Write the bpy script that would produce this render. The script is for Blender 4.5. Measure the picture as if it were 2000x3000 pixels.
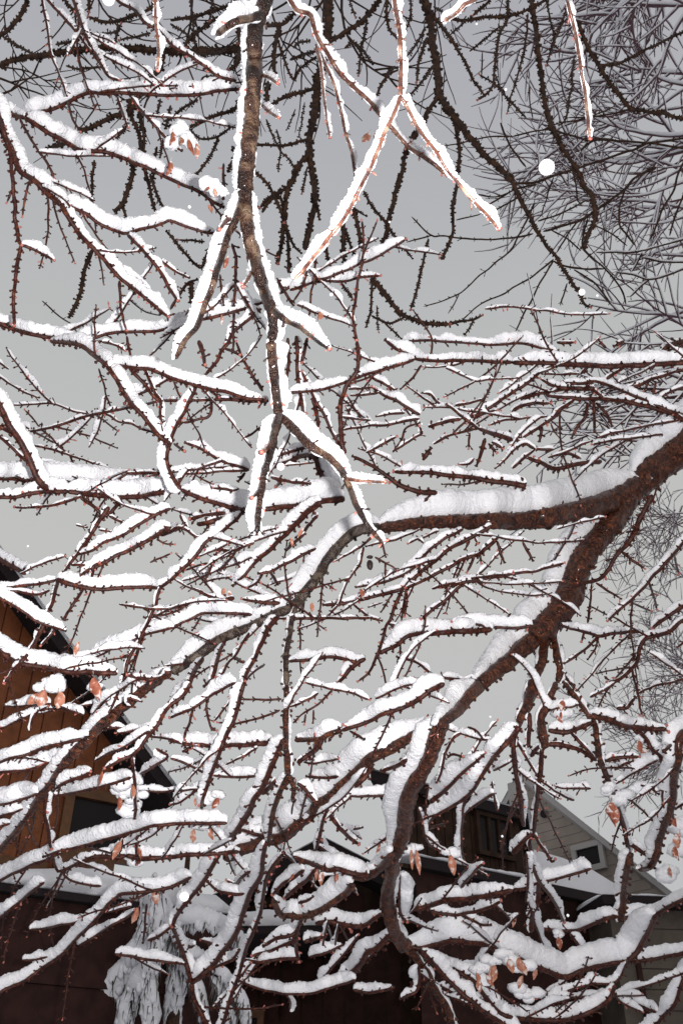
import bpy, math, random
import numpy as np
from mathutils import Vector
random.seed(7); RNG = np.random.default_rng(7)
for o in list(bpy.data.objects): bpy.data.objects.remove(o)
S = bpy.context.scene
COL = S.collection

# ------------------------------------------------------------------ camera
PITCH = math.radians(35.0); CAMZ = 1.6; FPX = 2667.0
cam = bpy.data.cameras.new("camera"); camo = bpy.data.objects.new("camera", cam); COL.objects.link(camo)
camo.location = (0, 0, CAMZ); camo.rotation_euler = (math.radians(90) + PITCH, 0, 0)
cam.sensor_fit = 'VERTICAL'; cam.sensor_height = 36.0; cam.sensor_width = 24.0; cam.lens = 36.0 * FPX / 3000.0
cam.clip_start = 0.02; cam.clip_end = 1500
cam.dof.use_dof = True; cam.dof.focus_distance = 2.9; cam.dof.aperture_fstop = 20.0
S.camera = camo
S.render.resolution_x = 682; S.render.resolution_y = 1024

# ------------------------------------------------------------------ overcast dusk sky
W = bpy.data.worlds.new("World"); S.world = W; W.use_nodes = True
nt = W.node_tree; nt.nodes.clear()
wo = nt.nodes.new("ShaderNodeOutputWorld"); add = nt.nodes.new("ShaderNodeAddShader")
bg1 = nt.nodes.new("ShaderNodeBackground"); bg2 = nt.nodes.new("ShaderNodeBackground")
sky = nt.nodes.new("ShaderNodeTexSky"); sky.sky_type = 'NISHITA'; sky.sun_disc = False
sky.sun_elevation = math.radians(3); sky.sun_rotation = math.radians(150); sky.dust_density = 4.0
nt.links.new(sky.outputs[0], bg1.inputs[0]); bg1.inputs[1].default_value = 0.02
tc = nt.nodes.new("ShaderNodeTexCoord"); sep = nt.nodes.new("ShaderNodeSeparateXYZ"); ramp = nt.nodes.new("ShaderNodeValToRGB")
nt.links.new(tc.outputs["Generated"], sep.inputs[0]); nt.links.new(sep.outputs[2], ramp.inputs[0])
cr = ramp.color_ramp
cr.elements[0].position = 0.0; cr.elements[0].color = (0.46, 0.465, 0.50, 1)
cr.elements[1].position = 1.0; cr.elements[1].color = (0.36, 0.36, 0.40, 1)
for p, c in ((0.25, (0.50, 0.50, 0.505)), (0.52, (0.52, 0.52, 0.50)), (0.72, (0.475, 0.48, 0.48)), (0.88, (0.41, 0.41, 0.44))):
    e = cr.elements.new(p); e.color = (*c, 1)
nt.links.new(ramp.outputs[0], bg2.inputs[0]); bg2.inputs[1].default_value = 1.0
nt.links.new(bg1.outputs[0], add.inputs[0]); nt.links.new(bg2.outputs[0], add.inputs[1]); nt.links.new(add.outputs[0], wo.inputs[0])

# ------------------------------------------------------------------ the camera's flash, a hand's width from the lens
fl = bpy.data.lights.new("camera_flash", 'SPOT'); fl.energy = 340; fl.color = (1.0, 0.965, 0.95)
fl.shadow_soft_size = 0.012; fl.spot_size = math.radians(110); fl.spot_blend = 0.6
flo = bpy.data.objects.new("camera_flash", fl); COL.objects.link(flo)
flo.location = (0.055, 0.02, CAMZ + 0.035); flo.rotation_euler = camo.rotation_euler

S.view_settings.view_transform = 'Standard'; S.view_settings.look = 'None'
S.view_settings.exposure = 0.0; S.view_settings.gamma = 1.0
S.view_settings.use_curve_mapping = False
S.cycles.max_bounces = 5; S.cycles.diffuse_bounces = 3; S.cycles.glossy_bounces = 2
S.cycles.caustics_reflective = False; S.cycles.caustics_refractive = False

# ------------------------------------------------------------------ helpers
CP, SP = math.cos(PITCH), math.sin(PITCH)
CAM = np.array([0, 0, CAMZ]); RT = np.array([1.0, 0, 0]); FW = np.array([0, CP, SP]); UP = np.array([0, -SP, CP])
def ray(u, v):
    return FW + (u - 1000.0) / FPX * RT - (v - 1500.0) / FPX * UP
def pt(u, v, d):
    return CAM + d * ray(u, v)
def rays(uv):
    return FW[None] + ((uv[:, 0:1] - 1000) / FPX) * RT[None] - ((uv[:, 1:2] - 1500) / FPX) * UP[None]

def mat(name, base, rough=0.6, spec=0.5, noise=None, bump=None, coat=0.0, sub=0.0):
    m = bpy.data.materials.new(name); m.use_nodes = True; n = m.node_tree.nodes; l = m.node_tree.links
    b = n["Principled BSDF"]; b.inputs["Base Color"].default_value = (*base, 1); b.inputs["Roughness"].default_value = rough
    b.inputs["Specular IOR Level"].default_value = spec
    if coat: b.inputs["Coat Weight"].default_value = coat; b.inputs["Coat Roughness"].default_value = 0.15
    if sub:
        b.inputs["Subsurface Weight"].default_value = sub; b.inputs["Subsurface Radius"].default_value = (0.01, 0.012, 0.015)
        b.inputs["Subsurface Scale"].default_value = 0.6
    g = n.new("ShaderNodeNewGeometry")
    if noise:
        cols, scale, dist = noise
        t = n.new("ShaderNodeTexNoise"); t.inputs["Scale"].default_value = scale; t.inputs["Detail"].default_value = 5
        t.inputs["Distortion"].default_value = dist; l.new(g.outputs["Position"], t.inputs["Vector"])
        r = n.new("ShaderNodeValToRGB"); e = r.color_ramp.elements
        e[0].position = cols[0][0]; e[0].color = (*cols[0][1], 1); e[1].position = cols[-1][0]; e[1].color = (*cols[-1][1], 1)
        for p, c in cols[1:-1]:
            x = e.new(p); x.color = (*c, 1)
        l.new(t.outputs["Fac"], r.inputs[0]); l.new(r.outputs[0], b.inputs["Base Color"])
    if bump:
        sc, st, ds = bump
        t2 = n.new("ShaderNodeTexNoise"); t2.inputs["Scale"].default_value = sc; t2.inputs["Detail"].default_value = 6
        l.new(g.outputs["Position"], t2.inputs["Vector"])
        bp = n.new("ShaderNodeBump"); bp.inputs["Strength"].default_value = st; bp.inputs["Distance"].default_value = ds
        l.new(t2.outputs["Fac"], bp.inputs["Height"]); l.new(bp.outputs[0], b.inputs["Normal"])
    return m

M_SNOW = mat("snow", (0.86, 0.87, 0.90), 0.75, 0.2, noise=[(0.3, (0.80, 0.81, 0.85)), (0.7, (0.90, 0.90, 0.92))][0:2] and ([(0.3, (0.80, 0.81, 0.85)), (0.7, (0.90, 0.90, 0.92))], 60, 0), bump=(130, 0.8, 0.007))
M_SNOWF = mat("snow_far", (0.82, 0.83, 0.87), 0.8, 0.2, bump=(30, 0.4, 0.02))
M_TWIG = mat("wet_twig_bark", (0.05, 0.02, 0.015), 0.42, 0.3,
             noise=([(0.32, (0.018, 0.004, 0.003)), (0.56, (0.055, 0.013, 0.007)), (0.76, (0.17, 0.048, 0.024))], 70, 0.4), bump=(420, 0.5, 0.003))
M_LIMB = mat("wet_limb_bark", (0.05, 0.02, 0.015), 0.36, 0.3,
             noise=([(0.36, (0.018, 0.004, 0.002)), (0.54, (0.068, 0.018, 0.007)), (0.70, (0.19, 0.055, 0.020))], 48, 1.4), bump=(110, 1.0, 0.014), coat=0.22)
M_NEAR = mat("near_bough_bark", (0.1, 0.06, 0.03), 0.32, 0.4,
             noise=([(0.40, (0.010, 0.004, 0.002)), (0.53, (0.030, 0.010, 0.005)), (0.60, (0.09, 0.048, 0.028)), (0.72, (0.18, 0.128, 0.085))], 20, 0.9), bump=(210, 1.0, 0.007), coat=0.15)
M_GREY = mat("grey_limb_bark", (0.1, 0.08, 0.05), 0.38, 0.6,
             noise=([(0.42, (0.016, 0.006, 0.004)), (0.52, (0.04, 0.02, 0.012)), (0.62, (0.11, 0.08, 0.055))], 34, 1.0), bump=(200, 0.7, 0.005))
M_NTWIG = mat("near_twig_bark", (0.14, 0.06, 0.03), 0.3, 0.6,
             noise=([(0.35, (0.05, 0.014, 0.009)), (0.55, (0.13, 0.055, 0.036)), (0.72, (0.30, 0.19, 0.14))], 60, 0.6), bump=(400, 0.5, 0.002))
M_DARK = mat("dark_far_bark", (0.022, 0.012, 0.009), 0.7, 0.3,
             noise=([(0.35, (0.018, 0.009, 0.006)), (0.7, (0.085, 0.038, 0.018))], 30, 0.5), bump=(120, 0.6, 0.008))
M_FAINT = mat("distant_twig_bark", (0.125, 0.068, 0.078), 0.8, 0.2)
M_BUD = mat("red_bud", (0.40, 0.12, 0.09), 0.4, 0.6)
def leafmat(name, a, b):
    return mat(name, a, 0.6, 0.3, noise=([(0.32, a), (0.55, b), (0.60, (.60, .50, .47)), (0.7, (.75, .72, .72))], 55, 0.6), bump=(300, 0.6, 0.003))
M_LEAF = leafmat("dead_leaf_rust", (0.32, 0.11, 0.06), (0.47, 0.21, 0.14))
M_LEAF2 = leafmat("dead_leaf_brown", (0.22, 0.055, 0.03), (0.36, 0.12, 0.07))
M_POD = mat("dark_pod", (0.03, 0.015, 0.012), 0.6)

def prop(o, label=None, cat=None, group=None, kind=None):
    if label: o["label"] = label
    if cat: o["category"] = cat
    if group: o["group"] = group
    if kind: o["kind"] = kind
    return o
def empty(name, loc, **k):
    o = bpy.data.objects.new(name, None); o.location = loc; o.empty_display_size = 0.2; COL.objects.link(o); return prop(o, **k)
def link(name, me, parent=None, **k):
    o = bpy.data.objects.new(name, me); COL.objects.link(o)
    if parent is not None:
        o.parent = parent
        p = parent; off = Vector((0, 0, 0))
        while p is not None: off += Vector(p.location); p = p.parent
        if o.data.get("at_world", 1): o.location = -off
    return prop(o, **k)

class MB:
    """collects vertex blocks and quads/tris"""
    def __init__(s): s.v = []; s.f = []; s.mi = []; s.n = 0
    def grid(s, P, close_ends=True, mi=0):
        # P: rings x sides x 3, sides wrap
        r, k, _ = P.shape; base = s.n
        s.v.append(P.reshape(-1, 3)); s.n += r * k
        i = np.arange(r - 1)[:, None] * k; j = np.arange(k)[None]; j2 = (j + 1) % k
        q = np.stack([i + j, i + j2, i + k + j2, i + k + j], -1).reshape(-1, 4) + base
        s.f.extend(q.tolist()); s.mi.extend([mi] * len(q))
        if close_ends:
            s.f.append(list(range(base + k - 1, base - 1, -1))); s.f.append(list(range(base + (r - 1) * k, base + r * k))); s.mi.extend([mi] * 2)
    def poly(s, V, F, mi=0):
        base = s.n; V = np.asarray(V, float); s.v.append(V); s.n += len(V)
        for f in F: s.f.append([base + i for i in f]); s.mi.append(mi)
    def mesh(s, name, mats, smooth=True):
        me = bpy.data.meshes.new(name)
        me.from_pydata(np.concatenate(s.v).tolist(), [], s.f)
        for m in (mats if isinstance(mats, (list, tuple)) else [mats]): me.materials.append(m)
        if any(s.mi): me.polygons.foreach_set("material_index", s.mi)
        if smooth: me.polygons.foreach_set("use_smooth", [True] * len(s.f))
        me.update(); return me

def noise1(n, scale, lo=-1, hi=1):
    """smooth 1-d noise, n samples, one knot each `scale` samples"""
    k = max(4, int(n / max(scale, 1)) + 4); y = RNG.uniform(lo, hi, k)
    x = np.linspace(0.5, k - 2.5, n) if n > 1 else np.array([1.0])
    i = x.astype(int); t = x - i; t = t * t * (3 - 2 * t)
    return y[i] * (1 - t) + y[np.minimum(i + 1, k - 1)] * t

def spline(P, step):
    P = np.asarray(P, float)
    Q = np.vstack([2 * P[0] - P[1], P, 2 * P[-1] - P[-2]]); out = []
    for i in range(len(P) - 1):
        a, b, c, d = Q[i], Q[i + 1], Q[i + 2], Q[i + 3]
        n = max(1, int(np.hypot(*(c - b)[:2]) / step)); t = np.arange(n)[:, None] / n
        out.append(0.5 * ((2 * b) + (-a + c) * t + (2 * a - 5 * b + 4 * c - d) * t * t + (-a + 3 * b - 3 * c + d) * t ** 3))
    out.append(P[-1:]); return np.vstack(out)

def sm(x, a, b):
    t = np.clip((x - a) / (b - a), 0, 1); return t * t * (3 - 2 * t)

def nrm(a): return a / np.maximum(np.linalg.norm(a, axis=-1, keepdims=True), 1e-9)

DATA = """
# tree depth0 depth1 w0 w1 snow pts   (target px 2000x3000)
# far dark overhead
D 5.5 5.2 14 10 0 80,-40 80,0 62,40 20,90 -30,115
D 5.5 5.2 8 8 0 10,108 60,140 110,165
D 5.6 5.0 22 14 0 760,130 640,150 500,150 420,145 340,140 255,145 200,150 130,162 60,172 10,185 8,202
D 5.5 5.3 9 7 0 165,130 230,118
D 5.5 5.3 7 7 0 195,193 240,202 295,196
D 5.0 5.2 11 9 0 262,-40 262,0 262,32
D 5.4 5.0 9 12 0 262,50 300,62 345,62 400,42 430,30 450,10 460,-40
D 5.4 5.0 7 7 0 283,103 340,92 355,70
D 5.4 5.0 8 7 0 345,70 345,95 335,145 315,165
D 5.4 5.0 8 6 0 440,97 350,118
D 5.4 5.0 7 6 0 400,165 335,185
D 5.4 5.0 8 9 0 185,-30 190,0 220,32
D 5.2 5.0 16 12 0 430,240 385,320 355,335 310,350 265,375 235,382
D 5.2 5.0 13 9 0 380,290 388,350 410,400 415,447
D 5.2 5.0 12 8 0 405,310 420,390 422,440
D 5.2 5.0 10 7 0 370,370 335,415
D 5.2 5.0 16 10 0 220,405 175,425 160,430 140,435
D 5.2 5.0 18 14 0 480,160 465,205 430,250
D 5.2 5.0 8 7 0 470,290 460,340
D 5.2 5.0 8 6 0 500,310 485,375
D 5.2 5.0 8 6 0 478,410 470,460
D 6 5 30 15 0 966,-60 965,0 960,90 945,180 930,260 920,340 910,400 905,450 915,500 920,560 920,600 910,640 900,690 893,732
D 5.3 5 14 9 0 905,450 880,480 850,540 820,560 790,580 762,608
D 5.3 5 12 11 0 760,60 780,75 830,70 860,40
D 5.3 5 12 10 0 820,75 805,150 805,225
D 5.3 5 7 7 0 815,120 830,170 860,235 880,200 925,170 950,150
D 5.3 5 8 8 0 850,175 890,160 925,150
D 5.3 5 8 7 0 860,140 875,125 905,120
D 5.3 5 9 11 0 790,310 830,285 880,270 935,258
D 5.3 5 12 11 0 785,240 780,310
D 5.3 5 8 9 0 750,427 760,425 830,425 895,410
D 5.3 5 4 4 0 865,320 840,380
D 5.3 5 4 4 0 892,300 885,350 875,400
D 5.3 5 6 5 0 780,350 815,430 850,475 870,500
D 5.3 5 6 5 0 810,380 820,430 815,500
D 5.3 5 9 7 0 500,60 600,40 660,20 700,-10
D 5.3 5 7 6 0 500,70 560,110 580,140
D 5.3 5 6 6 0 558,-30 560,0 565,70 575,150
D 5.3 5 6 6 0 620,-30 620,0 615,60
D 5.3 5 12 10 0 640,50 600,80 550,120 545,140
D 5.3 5 8 8 0 600,160 650,150 695,130
D 5.3 5 14 10 0 700,80 700,150 690,190 670,205
D 5.3 5 8 8 0 590,240 600,225 640,225 680,235
D 5.3 5 8 8 0 480,355 500,350 540,315 575,295
D 5.3 5 7 11 0 480,365 500,370 550,375 600,350 660,330 690,315 700,290
D 5.3 5 7 7 0 550,375 590,405 640,400 680,370
D 5.3 5 8 7 0 640,400 620,450 585,500 570,515
D 5.3 5 11 9 0 680,430 690,450 670,500
D 5.3 5 6 6 0 500,220 535,200 560,190
D 5.3 5 15 11 0 1120,-40 1110,0 1090,30 1050,70 1000,100 930,150
D 5.3 5 8 6 0 1075,60 1065,110 1055,150 1050,220
D 5.3 5 7 7 0 1058,140 1090,187
D 5.3 5 7 8 0 1065,150 1055,140 1035,125 1010,140
D 5.3 5 8 8 0 1130,-30 1135,70 1160,110
D 5.3 5 8 6 0 1205,-30 1200,50 1185,90
D 5.3 5 6 5 0 1018,-20 1040,50
D 5.3 5 10 7 0 1155,195 1120,240 1100,290
D 6 5 26 15 0 1225,-60 1240,0 1255,50 1265,110 1275,180 1285,250 1290,278 1320,330 1350,370 1400,430 1450,480 1470,500 1500,530
D 5 5 13 8 0 1500,530 1520,580 1550,630 1575,680 1605,725 1630,755 1660,805 1690,850 1710,890 1727,900
D 5.4 5 13 12 0 1290,278 1250,330 1230,375 1212,400 1195,430 1180,470 1180,500 1165,540 1155,580 1145,620 1135,660 1125,700 1113,728
D 5.3 5 11 9 0 1330,345 1340,400 1345,450 1340,500 1335,545 1328,590 1325,640 1325,680 1315,715 1295,755
D 5.3 5 8 6 0 1245,80 1220,130 1190,165
D 5.3 5 8 7 0 1250,110 1230,170 1220,240
D 5.3 5 8 7 0 1270,190 1240,235 1200,280
D 5.4 5 13 7 0 1220,-30 1240,10 1265,40 1300,90 1330,130 1360,175 1385,230 1415,275
D 5.3 5 7 6 0 1270,20 1305,40
D 5.3 5 9 9 0 1320,55 1370,60 1420,50 1500,45 1550,25 1600,-5 1640,-40
D 5.3 5 8 9 0 1385,45 1420,15 1440,-10 1460,-40
D 5.3 5 6 6 0 1320,100 1360,65
D 5.3 5 6 6 0 1375,150 1460,80
D 5.4 5 9 7 0 1492,-40 1485,50 1460,110 1450,180 1445,240 1425,275 1400,292
D 5.3 5 5 6 0 1405,220 1450,250 1500,305 1540,345
D 5.3 5 5 5 0 1450,220 1470,270 1500,300
D 5.8 5 14 12 0 1550,-50 1560,30 1570,100 1580,180 1590,250 1600,320 1620,380 1650,440 1690,500 1710,540 1730,575 1743,620 1738,650 1715,700 1712,730
D 5.3 5 7 5 0 1545,40 1540,120 1520,200 1500,270 1485,330
D 5.3 5 7 5 0 1595,-40 1610,50 1620,100 1620,130 1637,145
D 5.3 5 7 6 0 1660,20 1640,80 1620,120 1600,190
D 5.3 5 7 6 0 1680,170 1675,240 1665,300 1655,350 1640,365
D 5.8 5.4 12 10 0 1690,60 1700,90 1720,140 1750,190 1780,240 1820,290 1850,320 1880,325 1950,335 2060,365
D 5.8 5.6 8 8 0 1750,190 1800,190 1850,165 1900,140 2050,70
D 5 5 12 11 0 270,733 250,790 240,840 230,880 205,927
D 5 5 8 7 0 277,470 270,550 268,592
D 5 5 13 12 0 390,440 390,500 375,550 360,595 335,622
D 5 5 9 8 0 357,600 372,640
D 5 5 12 9 0 422,440 425,500 440,560 448,600 460,627
D 5 5 9 8 0 440,510 455,560 475,600 490,622
D 5 5 8 9 0 490,680 540,740 585,785 600,760 615,725
D 5 5 6 7 0 525,703 600,708
D 5 5 14 11 0 875,480 850,540 833,600 833,650
D 5 5 12 11 0 840,590 830,640 828,700 815,770
D 5 5 9 10 0 750,505 790,545 810,590 830,640 840,680 845,730 845,800
D 5 5 8 7 0 845,680 860,720 880,740
D 5 5 9 9 0 768,622 790,590 820,575 830,620
D 5 5 6 6 0 900,490 890,540 885,565
D 5 5 10 8 0 925,590 935,640
D 5 5 9 9 0 955,715 960,760 968,780
D 5 5 8 8 0 1065,560 1085,600 1110,630 1130,655 1145,680 1165,705
D 5 5 6 6 0 1172,715 1190,735 1205,755
D 5 5 12 11 0 1035,605 1045,650 1060,720 1072,745
D 5 5 6 6 0 1037,610 1070,632
D 5 5 8 8 0 1010,670 1025,710 1040,755
D 5 5 13 11 0 1005,650 1005,750 1012,765
D 5.2 5 15 11 0 1085,815 1120,850 1150,890 1185,925 1220,940 1260,948 1315,950
D 5 5 9 7 0 1315,950 1350,940 1380,937 1410,925
D 5 5 8 7 0 1255,700 1240,760 1230,810 1215,870 1203,905
D 5 5 8 7 0 1090,825 1088,870 1083,920 1073,955
D 5 5 7 7 0 1090,925 1105,935 1140,945 1185,930
D 5 5 6 6 0 1125,945 1150,970 1172,990
D 5 5 5 4 0 1103,895 1105,930 1108,970
D 5 5 8 8 0 1000,830 1015,850 1032,875
D 5 5 6 6 0 1388,937 1375,960 1362,978
D 5 5 8 8 0 460,430 455,470 450,520
D 5 5 12 12 0 560,825 562,850 560,890
# far right fine tree traced stems
F 8 8 7 5 4 2040,690 1950,715 1880,735 1850,740 1745,740
F 8 8 8 8 0 1920,490 1860,520 1830,555 1780,590 1745,615 1725,630 1690,650 1640,665 1590,678
F 8 8 8 7 0 1480,520 1500,535 1560,535 1620,515 1670,500 1730,480 1850,440 1900,420 2040,400
F 8 8 5 4 0 1620,520 1600,580 1585,630
F 8 8 6 5 0 1575,648 1640,625 1720,585
F 8 8 5 5 0 1675,500 1685,540 1690,590
F 8 8 8 6 0 2030,420 1990,500 1970,560 1940,610 1925,650 1905,700
F 8 8 7 6 0 2010,540 1975,640 1960,690
F 8 8 6 6 0 1830,555 1812,610 1815,660 1835,690 1860,720
F 8 8 5 5 0 1740,660 1780,680 1810,700 1835,720
F 8 8 6 5 0 1690,650 1660,690 1630,740
F 8 8 6 6 0 1720,640 1705,700 1710,730 1740,760 1770,785 1800,820 1820,850 1832,892
F 8 8 5 5 0 1615,675 1660,700 1700,735
F 8 8 6 5 0 1560,685 1500,697 1400,702 1300,692 1262,690 1205,635
F 8 8 5 4 0 1262,690 1190,710
F 8 8 6 4 0 1565,595 1500,725 1450,770 1390,820 1345,860 1300,880 1240,898
F 8 8 4 4 0 1345,860 1330,890 1312,918
F 8 8 6 4 0 1620,760 1560,810 1500,845 1480,860 1430,880 1395,900 1350,940
F 8 8 6 5 0 1620,765 1580,830 1550,890 1540,905 1510,970
F 8 8 7 6 0 1620,765 1650,780 1700,788 1770,788
F 8 8 5 5 0 1660,830 1640,895
F 8 8 6 5 0 1680,790 1740,830 1785,885
F 8 8 5 5 3 1880,740 1865,770 1850,795
F 8 8 6 6 3 2040,772 2000,770 1930,765 1880,755
F 8 8 9 5 3 2040,780 2000,790 1960,805 1900,818 1850,805 1805,798
F 8 8 6 5 3 1900,820 1870,845 1845,870
F 8 8 5 4 0 1500,400 1430,402 1350,420 1280,432
F 8 8 8 5 0 2050,440 1900,420 1780,410 1720,410 1650,390 1590,380 1500,400
F 8 8 8 6 0 1700,440 1740,410 1800,410
F 8 8 6 6 0 1465,360 1480,400 1500,440 1540,490
F 8 8 5 5 0 1240,898 1240,898
F 8 8 5 4 0 1335,645 1400,630 1410,625
F 8 8 6 5 0 1570,540 1500,560 1430,600
F 8 8 6 5 0 1540,560 1500,590 1440,620
F 8 8 5 4 0 1400,570 1450,578 1500,560
F 8 8 5 4 0 1410,220 1412,150
F 8 8 5 4 0 1550,250 1552,300 1560,350
F 8 8 5 4 0 1590,380 1640,360 1700,350 1760,330 1800,310
F 8 8 6 4 0 1850,320 1750,340 1660,345
F 8 8 5 4 0 125,882 150,905 185,935 235,962
F 8 8 5 4 4 365,865 400,895 430,915 470,925
# near overhanging branches
N 1.35 1.25 50 44 20 800,-120 775,0 755,50 745,100 745,200 740,300 730,400 720,500 718,560
N 1.25 1.2 44 30 30 718,560 720,620 728,680 740,730 755,790 770,840 785,880 797,920 800,960 795,1000
N 1.28 1.2 26 18 45 765,45 730,55 700,60 670,75 635,102
N 1.25 1.05 24 15 32 718,560 690,640 670,680 655,730 635,790 620,840 605,880 590,920 575,960 540,1000 515,1050
N 1.2 1.05 20 9 38 798,905 840,940 880,960 930,1000 962,1022
N 1.0 .9 11 10 22 1150,-60 1155,0 1165,60 1172,120 1175,200 1173,282
N .9 .8 10 10 34 1173,282 1155,330 1130,380 1110,430 1090,480 1075,510 1055,550 1030,600 1000,650 960,700 925,745 890,790 862,818
N .9 .82 9 8 26 1173,282 1195,320 1220,370 1250,410 1275,440 1310,500 1340,535 1370,570 1400,605 1430,635 1458,668
N 1.1 1.0 8 9 26 1420,-30 1390,0 1360,12 1340,35 1300,62
N 1.3 1.2 8 7 14 1650,-50 1660,0 1675,60 1690,130 1700,200 1712,270 1720,340 1726,402
N 1.1 1.0 8 7 20 452,-50 455,0 457,60 462,110 465,160 462,202
N 1.25 1.15 9 7 18 737,780 735,800 722,825 713,840
N 1.2 1.15 10 7 16 675,640 660,650 645,672
N 1.3 1.2 8 6 28 765,220 790,228 812,245
N 1.3 1.2 8 6 28 765,305 785,325 815,345
N 1.5 1.5 11 9 26 830,-30 850,0 870,30 910,45 925,100 960,160 985,200 1000,220 1040,260 1080,295 1122,348 1155,385 1190,425 1225,450 1270,480 1305,510
N 1.5 1.4 7 5 12 925,130 940,200 950,300 965,400
N 1.5 1.4 7 6 14 935,150 975,240 1000,330 1010,380 1030,450 1040,520 1048,550
# mid snowy left branches
M 2.6 2.4 7 5 4 124,-30 125,0 137,70 145,130 158,180 180,230 195,278
M 2.6 2.4 8 6 6 120,-30 140,0 180,45 215,80 245,120 265,150 295,185 320,225 350,235
M 2.6 2.4 9 7 14 200,-40 215,0 230,45 248,95 270,140 295,185 310,210
M 2.6 2.4 7 8 14 330,-40 345,0 395,30 430,70 470,95 500,130 540,155 590,185 625,215 660,230 692,237
M 2.7 2.5 16 14 36 -60,290 0,325 30,335 75,345
M 2.7 2.5 10 8 36 75,345 100,335 150,320 200,300 240,280 275,270 300,273 360,273 430,277 500,280 600,275 640,265 700,262
M 2.5 2.6 12 8 36 75,345 130,380 190,415 240,440 310,445 380,470 500,525 540,545 580,560 620,590 652,606
M 2.5 2.4 7 6 0 60,350 85,400 120,450 150,500 158,520
M 2.5 2.4 7 5 0 200,300 215,350 235,385
M 2.5 2.4 7 6 2 345,285 360,330 375,372
M 2.5 2.4 7 7 10 385,285 410,320 440,355 475,390 500,420 530,440
M 2.4 2.3 15 14 30 -40,270 -10,320 5,380 35,440 60,500 100,530 140,565 180,600
M 2.3 2.3 13 8 28 180,600 210,650 235,690 270,725 310,765 345,810 375,835 410,860 450,895 492,927
M 2.3 2.4 9 7 36 180,597 240,620 270,640 310,665 350,680 370,685 420,670 480,655 500,648 550,665 600,680 632,684
M 2.3 2.2 9 8 18 375,688 420,735 450,770 480,810 500,850 520,880
M 2.3 2.2 6 6 4 430,740 460,755 500,785 525,800 552,813
M 2.3 2.2 8 6 0 350,825 353,870 352,900 360,930 370,965
M 2.2 2.2 10 9 0 5,350 15,400 30,440 36,500 38,540 45,610 45,640 55,700 63,717
M 2.2 2.2 9 8 0 63,717 57,750 48,800 43,850 42,900 43,952
M 2.2 2.2 8 6 28 63,717 100,730 130,745 157,762
M 2.2 2.2 6 5 0 35,560 22,592
M 2.2 2.2 6 5 0 90,525 85,535 75,575 67,632
M 2.3 2.2 7 7 0 655,480 655,580
M 2.4 2.3 8 7 0 680,715 690,750 692,800 688,850 685,892
M 2.4 2.3 6 5 0 645,805 650,850 655,892
M 2.4 2.3 7 6 0 685,915 685,1000 683,1020
M 2.5 2.4 8 8 22 765,905 740,925 710,950 680,980 665,1010
M 2.5 2.4 7 7 0 500,835 525,860 550,830 575,820
M 2.5 2.4 7 7 0 500,905 515,880 535,850
M 2.6 2.5 12 10 32 -60,940 0,950 40,963 100,980 160,990 200,997 240,1010
M 2.6 2.5 8 8 32 230,1008 270,992 330,975 400,972 480,968 540,945 610,932 680,915 765,888
C 2.8 2.8 7 6 22 820,860 886,822 953,815 1000,797 1040,780 1100,755 1140,732 1187,702
C 2.8 2.8 7 6 24 850,850 888,838 930,825 1000,825 1045,815 1112,808
C 2.6 2.6 6 5 0 925,750 920,820 912,860 905,920 897,937
C 2.6 2.6 5 5 0 900,790 885,840 860,882
C 2.6 2.6 6 4 14 870,893 900,905 930,918 955,930 1000,942 1030,955
C 2.6 2.6 8 7 0 810,815 830,850 857,892
C 2.3 2.4 5 8 0 1060,648 1065,700 1060,770 1050,820 1040,880 1035,920 1040,970 1045,1000
C 2.3 2.4 4 4 0 1025,895 1012,926
C 3 3 5 4 6 1420,905 1500,900 1590,910 1650,918 1700,920 1780,920
C 3 3 4 5 0 1212,912 1240,950 1265,990 1262,1040
M 2.5 2.2 13 16 34 150,1000 200,1006 240,1015 280,1045 315,1072 
M 2.3 2.25 10 9 34 315,1072 350,1073 400,1078 440,1083 475,1095 500,1108 560,1127 600,1137 660,1147 720,1165 775,1172
M 2.25 2.2 12 11 26 315,1072 345,1120 365,1155 385,1185 415,1215 440,1245 465,1275 500,1300 
M 2.3 2.3 9 7 0 380,1080 405,1105 430,1130 445,1155 470,1180
M 2.3 2.3 8 7 6 425,1080 440,1120 455,1150 468,1170 470,1210 473,1235 478,1260
M 2.3 2.3 7 5 6 300,1002 340,1010 365,1027
M 2.3 2.3 7 6 0 372,985 378,1020 385,1052
M 2.5 2.5 6 7 0 240,1010 275,1002 300,1000
M 3 3 4 5 3 -30,1045 0,1065 27,1082
M 3 3 5 5 3 -30,1090 0,1107 50,1135 80,1152 112,1164
M 3 3 4 6 3 25,1182 50,1188 100,1184 150,1182 200,1197 230,1210 290,1212 320,1217 345,1235 385,1243 420,1257 460,1270
M 3 3 4 5 0 75,1203 100,1230 120,1255 150,1282 180,1312 205,1332
M 3 2.8 7 7 4 80,1264 130,1257 200,1236 260,1216 320,1205 390,1192
M 3 3 5 4 0 290,1080 305,1130 315,1165 328,1202
M 3 3 6 5 3 103,1306 130,1312 190,1327 205,1332 260,1352 310,1370 357,1382
M 2.4 2.3 8 7 8 430,1184 462,1176
M 2.4 2.3 8 8 10 477,1173 500,1174 540,1174
M 2.2 2.3 13 15 26 -40,1140 -10,1170 5,1195 25,1240 45,1270 70,1310 85,1345 100,1375 110,1400 130,1425 160,1433 200,1440
M 2.3 2.5 13 12 48 200,1440 250,1445 300,1452 350,1457 400,1455 440,1448 500,1440 530,1434
M 2.3 2.3 9 10 0 -40,1255 -10,1250 20,1260 45,1272
M 2.3 2.3 8 8 2 -40,1262 0,1280 40,1315 60,1335 80,1352
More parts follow.
